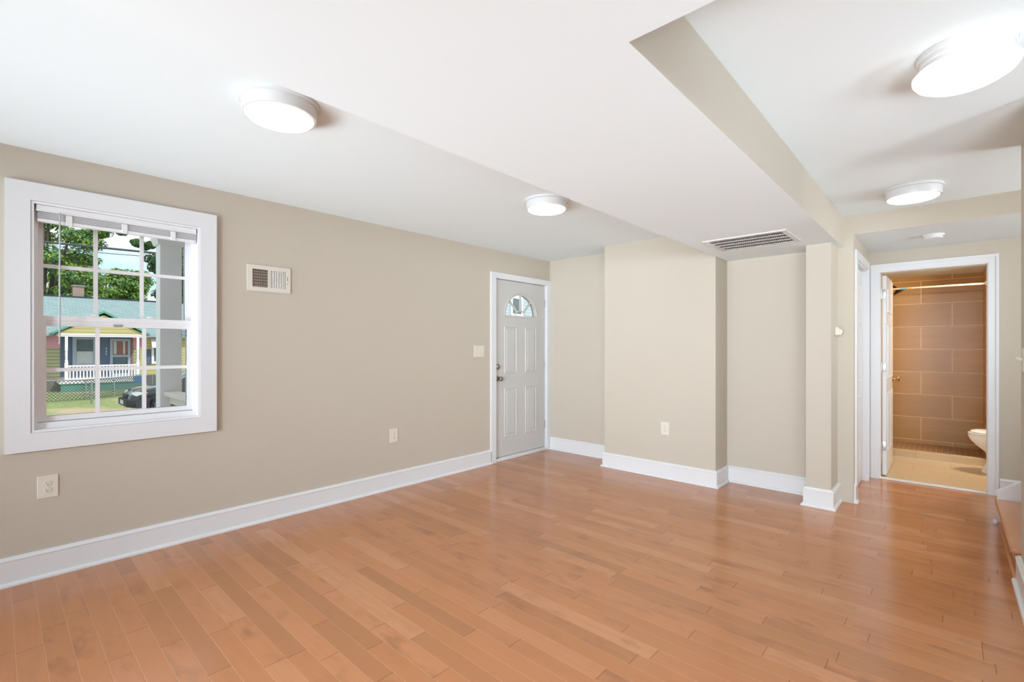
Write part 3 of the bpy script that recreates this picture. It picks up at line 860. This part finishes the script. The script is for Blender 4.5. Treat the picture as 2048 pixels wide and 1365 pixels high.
# ================================================================== outside
G = -1.2
random.seed(11)
M_CONC = mat('pale_concrete', srgb(196, 196, 196), 0.9, noise=0.12, nscale=1.2)
M_PORCHW = mat('white_exterior_paint', srgb(250, 243, 252), 0.5, noise=0.02, nscale=4)
M_RAILB = mat('brown_stained_baluster', srgb(150, 108, 92), 0.6, noise=0.1, nscale=20)
M_RAILC = mat('weathered_rail_cap', srgb(226, 214, 212), 0.6, noise=0.05, nscale=20)
M_EXTW = mat('house_exterior', srgb(200, 200, 200), 0.8, noise=0.05, nscale=3)
M_DECK = mat('porch_deck', srgb(196, 190, 190), 0.7, noise=0.1, nscale=3, stretch=(1, 10, 1))
M_CABLE = mat('black_cable', srgb(54, 62, 74), 0.5, noise=0.1, nscale=20)
M_LEAF = []
for nm, c in (('leaf_yellow_green', (142, 170, 62)), ('leaf_mid_green', (96, 138, 66)), ('leaf_blue_green', (70, 112, 74)), ('leaf_dark_green', (52, 92, 50))):
    m = mat(nm, srgb(*c), 0.6, noise=0.35, nscale=1.3)
    M_LEAF.append(m)
M_BARK = mat('bark', srgb(88, 78, 68), 0.9, noise=0.2, nscale=6)
k = NT('lawn_grass')
c = k.n('ShaderNodeTexCoord')
n1 = k.noise(c.outputs['Object'], 0.35, 3)
n2 = k.noise(c.outputs['Object'], 5.0, 6, 0.7)
colr = k.ramp(n2, [(0.3, srgb(112, 126, 72)), (0.6, srgb(152, 162, 106)), (0.8, srgb(186, 188, 140))])
colr = k.mix(k.math('MULTIPLY', k.math('SUBTRACT', n1, 0.5), 5.0, True), colr, srgb(190, 168, 138))
k.l(colr, k.b.inputs['Base Color'])
k.b.inputs['Roughness'].default_value = 0.9
M_LAWN = k.m
def siding(name, c, dark, ht, axis=2):
    k = NT(name)
    cc = k.n('ShaderNodeTexCoord')
    sp = k.n('ShaderNodeSeparateXYZ')
    k.l(cc.outputs['Object'], sp.inputs[0])
    f = k.math('FRACT', k.math('DIVIDE', k.math('ADD', sp.outputs[axis], 10.0), ht))
    g = k.math('GREATER_THAN', f, 0.86)
    col = k.mix(g, c, dark)
    nz = k.noise(cc.outputs['Object'], 1.5, 3)
    col = k.mix(k.math('MULTIPLY', nz, 0.25), col, dark)
    k.l(col, k.b.inputs['Base Color'])
    k.b.inputs['Roughness'].default_value = 0.7
    bp = k.n('ShaderNodeBump')
    bp.inputs['Distance'].default_value = 0.02
    k.l(f, bp.inputs['Height'])
    k.l(bp.outputs['Normal'], k.b.inputs['Normal'])
    return k.m
M_SIDE = siding('khaki_siding', srgb(186, 186, 150), srgb(112, 116, 92), 0.2)
M_SIDEY = siding('yellow_siding', srgb(214, 200, 146), srgb(166, 152, 104), 0.2)
M_SIDEB = siding('pale_blue_siding', srgb(214, 226, 240), srgb(150, 168, 190), 0.14)
M_SLATE = mat('slate_shade_and_shutter', srgb(92, 106, 132), 0.7, noise=0.15, nscale=2)  # painted shadow of the porch wall, and the shutter's own colour
M_TEAL = mat('teal_trim', srgb(96, 160, 146), 0.6, noise=0.1, nscale=4)
M_PINK = mat('faded_pink_panel', srgb(222, 158, 176), 0.7, noise=0.1, nscale=4)
M_BRICK = brick_mat('brown_brick', srgb(158, 128, 118), srgb(140, 110, 100), srgb(180, 166, 156), 0.22, 0.075, 0.012, (1, 2), rough=0.9)
M_STONE = mat('rough_foundation', srgb(140, 132, 126), 0.9, noise=0.35, nscale=5)
M_DGLASS = mat('dark_window_glass', srgb(92, 108, 114), 0.12, noise=0.1, nscale=2)
M_CURT = mat('pale_curtain', srgb(190, 196, 196), 0.8, noise=0.1, nscale=6)
M_RUST = mat('rust_curtain', srgb(150, 104, 96), 0.8, noise=0.2, nscale=4)
M_GREYP = mat('grey_blue_paint', srgb(160, 172, 188), 0.5, noise=0.05, nscale=5)
M_GALV = mat('galvanised_steel', srgb(150, 154, 156), 0.5, metal=0.4, noise=0.1, nscale=20)
M_WIRE = mat('dark_fence_wire', srgb(86, 92, 98), 0.6, noise=0.1, nscale=20)
M_CAR = mat('black_car_paint', srgb(30, 33, 42), 0.12, noise=0.05, nscale=3, coat=1.0)
M_CARP = mat('black_trim_plastic', srgb(36, 37, 40), 0.6, noise=0.1, nscale=20)
M_TYRE = mat('tyre_rubber', srgb(28, 28, 29), 0.85, noise=0.1, nscale=20)
M_ALLOY = mat('alloy_wheel', srgb(205, 208, 214), 0.3, metal=0.7, noise=0.04, nscale=20)
M_HEADL = mat('headlight_lens', srgb(206, 206, 204), 0.1, noise=0.1, nscale=14, coat=0.8)
M_AMBER = mat('amber_lens', srgb(226, 122, 66), 0.2, noise=0.05, nscale=14)
M_SIGNB = mat('blue_sign', srgb(84, 146, 216), 0.4, noise=0.1, nscale=8)
M_ROOF = NT('pale_teal_shingles')
c = M_ROOF.n('ShaderNodeTexCoord')
sp = M_ROOF.n('ShaderNodeSeparateXYZ')
M_ROOF.l(c.outputs['Object'], sp.inputs[0])
br = M_ROOF.n('ShaderNodeTexBrick')
br.inputs['Scale'].default_value = 1.0
br.inputs['Brick Width'].default_value = 0.35
br.inputs['Row Height'].default_value = 0.11
br.inputs['Mortar Size'].default_value = 0.012
br.inputs['Color1'].default_value = srgb(152, 170, 172)
br.inputs['Color2'].default_value = srgb(140, 160, 163)
br.inputs['Mortar'].default_value = srgb(122, 144, 148)
M_ROOF.l(M_ROOF.xyz(sp.outputs[1], sp.outputs[2], 0.0), br.inputs['Vector'])
M_ROOF.l(br.outputs['Color'], M_ROOF.b.inputs['Base Color'])
M_ROOF.b.inputs['Roughness'].default_value = 0.9
M_ROOF = M_ROOF.m

S('ground', MB().box(-140, -4.2, -60, 90, G - 0.3, G), M_LAWN, 'sunny lawn with bare patches across the street', 'lawn')
b = MB().prism([(-22.6, -40, G + .001), (-23.15, 1.2, G + .001), (-24.3, 3.6, G + .001), (-31, 18, G + .001), (-40, 60, G + .001), (-14, 60, G + .001), (-14, -40, G + .001)], (0, 0, 0.02))
S('street', b, M_CONC, 'pale concrete street edge beyond the porch', 'street')

# ---- this house's own porch
S('porch_floor', MB().box(-6.3, -3.95, 1.0, 9.0, -0.22, -0.08), M_DECK, 'grey porch deck outside the window', 'porch floor')
S('porch_roof', MB().box(-6.4, -3.95, 1.10, 9.0, 2.56, 2.72), M_PORCHW, 'white porch roof outside the entry door', 'porch roof')
S('roof', MB().box(-3.95, 4.6, -4.9, 8.6, 2.72, 2.86), M_EXTW, 'unseen flat roof over the room, added to shade the porch', 'roof')  # added roof mass that keeps the sun off the porch column
S('wall_upper_shade', MB().box(-3.96, -3.70, -4.9, 8.5, 2.55, 5.2), M_SIDEB, 'unseen upper front wall of this house, added to shade the porch', 'wall')  # added wall height that casts shade over the porch
pc = empty('porch_column', (-6.09, 1.25, -0.08), 'square white porch column outside the window with a flared capital', 'porch column')
MB().box(-6.18, -5.99, 1.155, 1.345, -0.08, 2.40, 0.004).build('shaft', M_PORCHW, pc)
b = MB()
def sq(h, z):
    return [(-6.085 - h, 1.25 - h, z), (-6.085 + h, 1.25 - h, z), (-6.085 + h, 1.25 + h, z), (-6.085 - h, 1.25 + h, z)]
b.loft([sq(0.096, 2.37), sq(0.112, 2.375), sq(0.135, 2.44), sq(0.137, 2.56)]).build('capital', M_PORCHW, pc)
pr = empty('porch_railing', (-5.0, 1.25, -0.08), 'porch railing with pale cap and brown balusters running from the white column', 'railing')
MB().box(-5.988, -3.96, 1.185, 1.315, 0.80, 0.845, 0.006).build('cap', M_RAILC, pr)
MB().box(-5.985, -3.96, 1.23, 1.27, 0.72, 0.80, 0.003).build('top_rail', M_RAILC, pr)
MB().box(-5.985, -3.96, 1.23, 1.27, 0.02, 0.09, 0.003).build('bottom_rail', M_RAILB, pr)
for i in range(15):
    x = -5.90 + i * 0.13
    MB().box(x - 0.019, x + 0.019, 1.231, 1.269, 0.09, 0.72).build('baluster', M_RAILB, pr)

# ---- house across the street
XF = -38.5
hs = empty('house', (XF - 3, 4.5, G), 'single-storey house across the street with pale teal roof and white-railed porch', 'house')
MB().box(XF - 7, XF, -6, 15, G + 0.75, 2.25).build('wall', M_SIDE, hs)
MB().box(XF - 7, XF + 0.04, -6, 15, G, G + 0.75).build('foundation', M_STONE, hs)
MB().box(XF - 0.01, XF + 0.03, 6.35, 15, G + 0.75, 2.2).build('wall_panel', M_SIDEY, hs, label='yellow siding right of the porch')
for (y0, y1) in ((2.02, 2.62), (6.0, 6.5)):
    MB().box(XF, XF + 0.06, y0, y1, 1.28, 2.0, 0.01).build('siding_patch', M_PINK, hs, label='faded pink panel')
b = MB().prism([(XF + 0.5, -6.6, 2.16), (XF - 3.6, -6.6, 4.62), (XF - 7.6, -6.6, 2.16), (XF - 7.6, -6.6, 2.06), (XF - 3.6, -6.6, 4.5), (XF + 0.5, -6.6, 2.04)], (0, 22.2, 0))
b.build('roof', M_ROOF, hs)
MB().bar((XF - 3.6, -6.6, 4.64), (XF - 3.6, 15.6, 4.64), 0.22, 0.07).build('ridge_cap', M_CABLE, hs, label='dark ridge cap')
MB().box(XF + 0.5, XF + 0.6, -6.6, 15.6, 1.98, 2.14, 0.01).build('gutter', M_GREYP, hs)
ch = MB().box(XF - 4.6, XF - 4.0, 3.5, 4.05, 3.6, 5.35, 0.01).build('chimney', M_BRICK, hs)
MB().box(XF - 4.66, XF - 3.94, 3.44, 4.11, 5.35, 5.46, 0.02).build('chimney_cap', M_STONE, ch)
# inside of the porch
MB().box(XF, XF + 0.03, 2.62, 6.0, -0.6, 2.05).build('porch_wall', M_SLATE, hs, label='porch wall with its shadow painted as slate blue')  # porch shadow is painted into this wall's colour
w1 = MB().holed('x', XF + 0.03, XF + 0.10, 3.14, 4.22, 0.15, 1.96, [(3.32, 4.07, 0.33, 1.80)]).build('window', M_GREYP, hs)
MB().box(XF + 0.035, XF + 0.05, 3.32, 4.07, 1.06, 1.80).build('upper_pane', M_DGLASS, w1)
MB().box(XF + 0.055, XF + 0.07, 3.32, 4.07, 0.33, 1.08).build('lower_pane', M_CURT, w1)
dr = MB().holed('x', XF + 0.03, XF + 0.10, 4.86, 5.86, -0.58, 1.86, [(4.99, 5.73, 0.85, 1.72), (4.99, 5.73, -0.3, 0.72)]).build('door', M_GREYP, hs)
MB().box(XF + 0.035, XF + 0.05, 4.99, 5.73, 0.85, 1.72).build('upper_pane', M_RUST, dr)
MB().box(XF + 0.035, XF + 0.05, 4.99, 5.73, -0.3, 0.72).build('lower_pane', M_DGLASS, dr)
MB().box(XF + 0.05, XF + 0.06, 5.03, 5.18, 0.9, 1.7).box(XF + 0.05, XF + 0.06, 5.5, 5.6, 0.9, 1.7).build('curtain', M_CURT, dr)
MB().box(XF + 0.03, XF + 0.08, 5.88, 5.99, -0.58, 2.0).build('door_trim', M_RUST, hs)
for z in (1.2, 1.02, 0.86):
    MB().box(XF + 0.03, XF + 0.05, 4.66, 4.72, z, z + 0.11).build('house_number', M_CURT, hs)
w2 = MB().holed('x', XF + 0.04, XF + 0.12, 6.95, 7.9, 0.25, 1.9, [(7.08, 7.78, 0.4, 1.75)]).build('window', M_PORCHW, hs)
MB().box(XF + 0.05, XF + 0.06, 7.08, 7.78, 0.4, 1.75).build('pane', M_DGLASS, w2)
MB().box(XF + 0.04, XF + 0.08, 6.55, 6.93, 0.2, 1.2).build('shutter', M_SLATE, hs)
MB().prism([(XF + 0.12, 6.9, 1.95), (XF + 0.6, 6.9, 1.35), (XF + 0.6, 6.9, 1.3), (XF + 0.12, 6.9, 1.88)], (0, 1.05, 0)).build('awning', M_PORCHW, hs)
# porch structure
XP = XF + 1.95
MB().box(XF + 0.03, XP + 0.1, 2.45, 6.15, -0.74, -0.6).build('porch_floor', M_PORCHW, hs)
MB().box(XP - 0.05, XP, 2.5, 6.1, G, -0.74).build('porch_skirt', M_TEAL, hs, label='teal skirt under the porch')
MB().box(XF, XP + 0.1, 2.4, 6.25, 2.0, 2.1).build('porch_ceiling', M_PORCHW, hs)
MB().box(XP, XP + 0.1, 2.4, 6.2, 1.93, 2.02).build('porch_beam', M_PORCHW, hs)
b = MB().prism([(XP + 0.1, 2.3, 2.1), (XP + 0.1, 6.3, 2.1), (XP + 0.1, 4.33, 3.22)], (-0.08, 0, 0))
b.build('gable_face', M_SIDEY, hs, label='yellow gable')
b = MB()
b.prism([(XP + 0.25, 2.15, 2.05), (XP + 0.25, 4.33, 3.34), (XP + 0.25, 6.5, 2.05), (XP + 0.25, 6.5, 2.16), (XP + 0.25, 4.33, 3.46), (XP + 0.25, 2.15, 2.16)], (-3.4, 0, 0))
b.build('porch_roof', M_TEAL, hs, label='green-edged porch gable roof')
for y in (2.73, 5.93):
    b = MB().box(XP - 0.02, XP + 0.10, y - 0.06, y + 0.06, 1.15, 1.95, 0.01)
    b.lathe([(0.055, 0.42), (0.075, 0.55), (0.05, 0.62), (0.06, 1.0), (0.05, 1.08), (0.07, 1.16)], (XP + 0.04, y, 0), 'z', 12)
    b.box(XP - 0.03, XP + 0.11, y - 0.075, y + 0.075, -0.6, 0.45, 0.01)
    b.build('porch_post', M_PORCHW, hs)
MB().box(XP + 0.0, XP + 0.07, 2.78, 5.88, 0.22, 0.30, 0.01).build('hand_rail', M_PORCHW, hs)
MB().box(XP + 0.01, XP + 0.06, 2.78, 5.88, -0.52, -0.44, 0.01).build('bottom_rail', M_PORCHW, hs)
for i in range(21):
    y = 2.88 + i * 0.145
    MB().box(XP + 0.015, XP + 0.055, y - 0.03, y + 0.03, -0.44, 0.22).build('baluster', M_PORCHW, hs)

# ---- chain link fence in front of it
fp = [(-30.6, -1.5), (-30.4, 0.6), (-30.3, 2.95), (-31.2, 4.1), (-33.0, 6.0), (-36.0, 9.2)]
fc = empty('chain_link_fence', (-30.3, 3.0, G), 'low chain-link fence along the lawn in front of the house', 'fence')
b = MB().tube([(x, y, G + 0.98) for x, y in fp], 0.025, 6)
b.build('top_rail', M_GALV, fc)
for x, y in fp:
    MB().tube([(x, y, G), (x, y, G + 1.0)], 0.032, 8).build('post', M_GALV, fc)
b = MB()
def along(s):
    for (p, q) in zip(fp, fp[1:]):
        L = math.dist(p, q)
        if s <= L:
            return (p[0] + (q[0] - p[0]) * s / L, p[1] + (q[1] - p[1]) * s / L)
        s -= L
    return fp[-1]
TOT = sum(math.dist(p, q) for p, q in zip(fp, fp[1:]))
s_ = 0.0
while s_ < TOT - 1.0:
    for sgn in (1, -1):
        a, c2 = (s_, s_ + 0.95) if sgn > 0 else (s_ + 0.95, s_)
        pa, pb = along(a), along(c2)
        b.bar((*pa, G + 0.03), (*pb, G + 0.97), 0.02, 0.02)
    s_ += 0.14
b.build('mesh_wire', M_WIRE, fc)['kind'] = 'stuff'
yp = tag(MB().tube([(-28.15, 2.93, G), (-28.15, 2.93, G + 0.97)], 0.04, 8).box(-28.21, -28.09, 2.86, 3.0, G + 0.42, G + 0.5).build('steel_stake', M_GALV), 'grey steel stake standing on the lawn in front of the fence', 'stake')
ys = empty('yard_sign', (-33.2, 5.4, G), 'small blue round sign on a stake by the fence gate', 'sign')
MB().lathe([(0, 0), (0.24, 0), (0.24, 0.02), (0, 0.02)], (-33.2, 5.4, G + 0.78), 'x', 10).build('sign_face', M_SIGNB, ys)
MB().tube([(-33.21, 5.4, G), (-33.21, 5.4, G + 0.62)], 0.02, 6).build('sign_stake', M_GALV, ys)

# ---- car parked at the kerb, nose to the left
car = empty('car', (-22.6, 5.5, G), 'black car parked nose left behind the porch column', 'car')
CX0, CX1, CY = -23.5, -21.7, 3.3
def car_sec(y, zs, wtop, inset=0.0):
    # outline of one cross-section: bottom, shoulder, top
    zb, zsh, zt = zs
    xc = (CX0 + CX1) / 2
    w = (CX1 - CX0) / 2 - inset
    pts = [(xc - w + 0.06, zb), (xc - w, zb + 0.12), (xc - w, zsh - 0.12), (xc - w + 0.05, zsh), (xc - wtop, zt - 0.03), (xc - wtop + 0.12, zt),
           (xc + wtop - 0.12, zt), (xc + wtop, zt - 0.03), (xc + w - 0.05, zsh), (xc + w, zsh - 0.12), (xc + w, zb + 0.12), (xc + w - 0.06, zb)]
    return [(x, CY + y, G + z) for x, z in pts]
secs = [(0.0, (0.42, 0.66, 0.72), 0.60, 0.22), (0.06, (0.30, 0.74, 0.80), 0.66, 0.12), (0.22, (0.28, 0.84, 0.93), 0.72, 0.03), (0.7, (0.30, 0.93, 1.02), 0.74, 0.0), (1.35, (0.30, 0.98, 1.10), 0.74, 0.0),
        (1.45, (0.30, 0.99, 1.14), 0.74, 0.0), (2.0, (0.30, 1.0, 1.62), 0.62, 0.0), (2.3, (0.30, 1.0, 1.70), 0.62, 0.0), (3.6, (0.30, 1.0, 1.70), 0.62, 0.0), (4.1, (0.30, 1.0, 1.62), 0.60, 0.0), (4.4, (0.32, 0.98, 1.2), 0.66, 0.03), (4.55, (0.42, 0.8, 0.9), 0.66, 0.12)]
MB().loft([car_sec(*s) for s in secs]).build('body', M_CAR, car, True)
MB().box(CX0 + 0.08, CX1 - 0.05, CY - 0.10, CY + 0.3, G + 0.34, G + 0.62, 0.05).build('front_bumper', M_CARP, car, True)
MB().box(CX0 + 0.5, CX1 - 0.5, CY - 0.03, CY + 0.06, G + 0.64, G + 0.78, 0.02).build('grille', M_CARP, car, True)
MB().box(CX0 + 0.6, CX1 - 0.6, CY - 0.115, CY - 0.09, G + 0.42, G + 0.56).build('number_plate', M_CURT, car)
for sx in (CX1 - 0.24, CX0 + 0.24):
    MB().lathe([(0.0, -0.2), (0.13, -0.2), (0.17, 0.0), (0.13, 0.2), (0, 0.2)], (sx, CY + 0.27, G + 0.80), 'x', 16, sx=1.25, sy=0.6).build('headlight', M_HEADL, car, True)
    MB().box(sx + (0.10 if sx > -22.6 else -0.16), sx + (0.205 if sx > -22.6 else -0.1), CY + 0.40, CY + 0.55, G + 0.75, G + 0.86, 0.02).build('indicator', M_AMBER, car, True)
for y in (0.95, 3.65):
    for x, sg in ((CX1 - 0.2, 1), (CX0 + 0.2, -1)):
        wl = MB().lathe([(0.0, 0.0), (0.33, 0.0), (0.36, 0.03), (0.36, 0.19), (0.33, 0.215), (0.24, 0.215), (0, 0.19)], (x, CY + y, G + 0.36), 'x', 28, sign=sg).build('wheel', M_TYRE, car, True)
        MB().lathe([(0.0, 0.205), (0.06, 0.212), (0.2, 0.2), (0.235, 0.218), (0.235, 0.19), (0, 0.185)], (x, CY + y, G + 0.36), 'x', 28, sign=sg).build('rim', M_ALLOY, wl, True)
    MB().lathe([(0.45, 0.0), (0.45, 0.012), (0.40, 0.015), (0.37, 0.0)], (CX1 - 0.002, CY + y, G + 0.38), 'x', 28).build('wheel_arch', M_CARP, car, True)
xs_ = CX1 - 0.07
MB().prism([(xs_, CY + 1.75, G + 1.08), (xs_ - 0.18, CY + 2.2, G + 1.56), (xs_ - 0.19, CY + 3.9, G + 1.56), (xs_, CY + 4.2, G + 1.1)], (0.03, 0, 0)).build('side_window', M_DGLASS, car)

# ---- utility cables over the street
tag(MB().tube([(-20, y, 4.42 + 0.052 * (y - 0.0) * 0.6 + 0.0006 * (y - 8) ** 2) for y in range(-14, 34, 3)], 0.034, 8).build('utility_cable', M_CABLE), 'thick dark utility cable crossing above the roof of the house', 'cable')
tag(MB().tube([(-19.0, y, 4.06 + 0.05 * y + 0.0006 * (y - 8) ** 2) for y in range(-14, 34, 3)], 0.011, 6).build('utility_cable', M_CABLE), 'thin dark utility wire below the thick cable', 'cable')

# ---- trees behind the house
def leaf_crown(blobs, n, size, mats):
    bm = bmesh.new()
    for q in range(n):
        c, r = random.choice(blobs)
        v = Vector((random.gauss(0, 1), random.gauss(0, 1), random.gauss(0, 1))).normalized() * (random.random() ** 0.45)
        p = Vector(c) + Vector((v.x * r[0], v.y * r[1], v.z * r[2]))
        nrm = (v + Vector((random.uniform(-.6, .6), random.uniform(-.6, .6), random.uniform(-.1, 1.0)))).normalized()
        a = nrm.cross(Vector((random.uniform(-1, 1), random.uniform(-1, 1), 0.3))).normalized()
        b2 = nrm.cross(a)
        s1 = size * random.uniform(0.6, 1.3)
        pts = [p + a * s1, p + b2 * s1 * 0.6 + nrm * s1 * .15, p - a * s1, p - b2 * s1 * 0.6 + nrm * s1 * .15]
        f = bm.faces.new([bm.verts.new(x) for x in pts])
        f.material_index = random.randrange(len(mats))
    return bm
def tree(loc, trunk_h, blobs, n, size, mats, label):
    t = empty('tree', loc, label, 'tree', 'trees behind the house')
    x, y, z = loc
    top = max(b_[0][2] for b_ in blobs)
    MB().tube([(x, y, z), (x + 0.1, y + .1, z + trunk_h * 0.6), (x, y + .2, top)], [0.32, 0.24, 0.06], 8).build('trunk', M_BARK, t, True)
    for c, r in blobs[:10]:
        MB().tube([(x, y + .1, z + trunk_h * 0.6), ((x + c[0]) / 2, (y + c[1]) / 2, c[2] - r[2] * 0.3), c], [0.12, 0.07, 0.02], 6).build('branch', M_BARK, t, True)
    m = MB()
    m.bm.free()
    m.bm = leaf_crown(blobs, n, size, mats)
    me = bpy.data.meshes.new('foliage')
    m.bm.to_mesh(me)
    m.bm.free()
    o = bpy.data.objects.new('foliage', me)
    COL.objects.link(o)
    for q in mats:
        me.materials.append(q)
    o.parent = t
    o.matrix_parent_inverse = parent_world(t).inverted()
    return t
def blobset(cx, cy, cz, n, sx, sy, sz, r0, r1):
    return [((cx + random.uniform(-sx, sx), cy + random.uniform(-sy, sy), cz + random.uniform(-sz, sz)), (random.uniform(r0, r1), random.uniform(r0, r1), random.uniform(r0, r1) * 0.65)) for _ in range(n)]
YG, MG, BG, DG = M_LEAF
tree((-52, 2.4, G), 6, blobset(-52, 3.0, 7.4, 46, 2.5, 2.7, 4.6, 0.6, 1.3), 30000, 0.12, [YG, MG, BG], 'tall loose yellow-green tree seen through the upper left panes')
tree((-48, 12.6, G), 6, blobset(-48, 10.6, 8.6, 22, 2.0, 1.6, 3.4, 0.6, 1.2) + blobset(-48, 7.4, 10.4, 14, 1, 1.3, 1.1, 0.3, 0.6), 20000, 0.11, [MG, BG, DG], 'dark green tree reaching in beside the porch column')
for (tx, y, zt, mm, lb) in ((-62, 5.0, 6.6, [YG, YG, MG], 'bright yellow-green bushy tree behind the chimney'), (-70, 9.4, 6.9, [MG, MG, YG], 'mid-green bushy tree in the middle of the tree line'), (-62, 14.2, 5.9, [MG, BG, DG], 'blue-green bushy tree at the right of the tree line'), (-70, 0.2, 6.6, [MG, BG, DG], 'dark bushy tree at the left end of the tree line'), (-70, 19.5, 6.8, [BG, DG, DG], 'dark bushy tree behind the porch column')):
    tree((tx, y, G), 3.5, blobset(tx, y, zt + 0.2, 26, 2.0, 2.1, 3.0, 0.9, 1.7), 15000, 0.17, mm, lb)

# ---- neighbouring house seen through the fanlight
nb = empty('house', (-13.3, 15.0, G), 'pale blue sided house seen through the fanlight of the entry door', 'house')
U = Vector((-0.25, 0.968, 0)).normalized()
Nn = Vector((U.y, -U.x, 0))
Pc = Vector((-13.6, 15.2, 0))
def nbox(u0, u1, d0, d1, z0, z1, name, m, par):
    c = Pc + U * (u0 + u1) / 2 + Nn * (d0 + d1) / 2
    return MB().obox((c.x, c.y, (z0 + z1) / 2), U, Nn, (0, 0, 1), (u1 - u0) / 2, (d1 - d0) / 2, (z1 - z0) / 2).build(name, m, par)
nbox(-5.5, 7, -3, 0, G, 5.6, 'wall', M_SIDEB, nb)
nbox(-6.0, 7.5, -3.4, 0.45, 5.6, 5.8, 'roof', M_GREYP, nb)
w3 = nbox(-0.75, 0.35, 0, 0.06, 1.85, 3.55, 'window', M_PORCHW, nb)
nbox(-0.57, 0.17, 0.06, 0.075, 2.75, 3.38, 'upper_pane', M_DGLASS, w3)
nbox(-0.57, 0.17, 0.06, 0.075, 2.02, 2.62, 'lower_pane', M_DGLASS, w3)
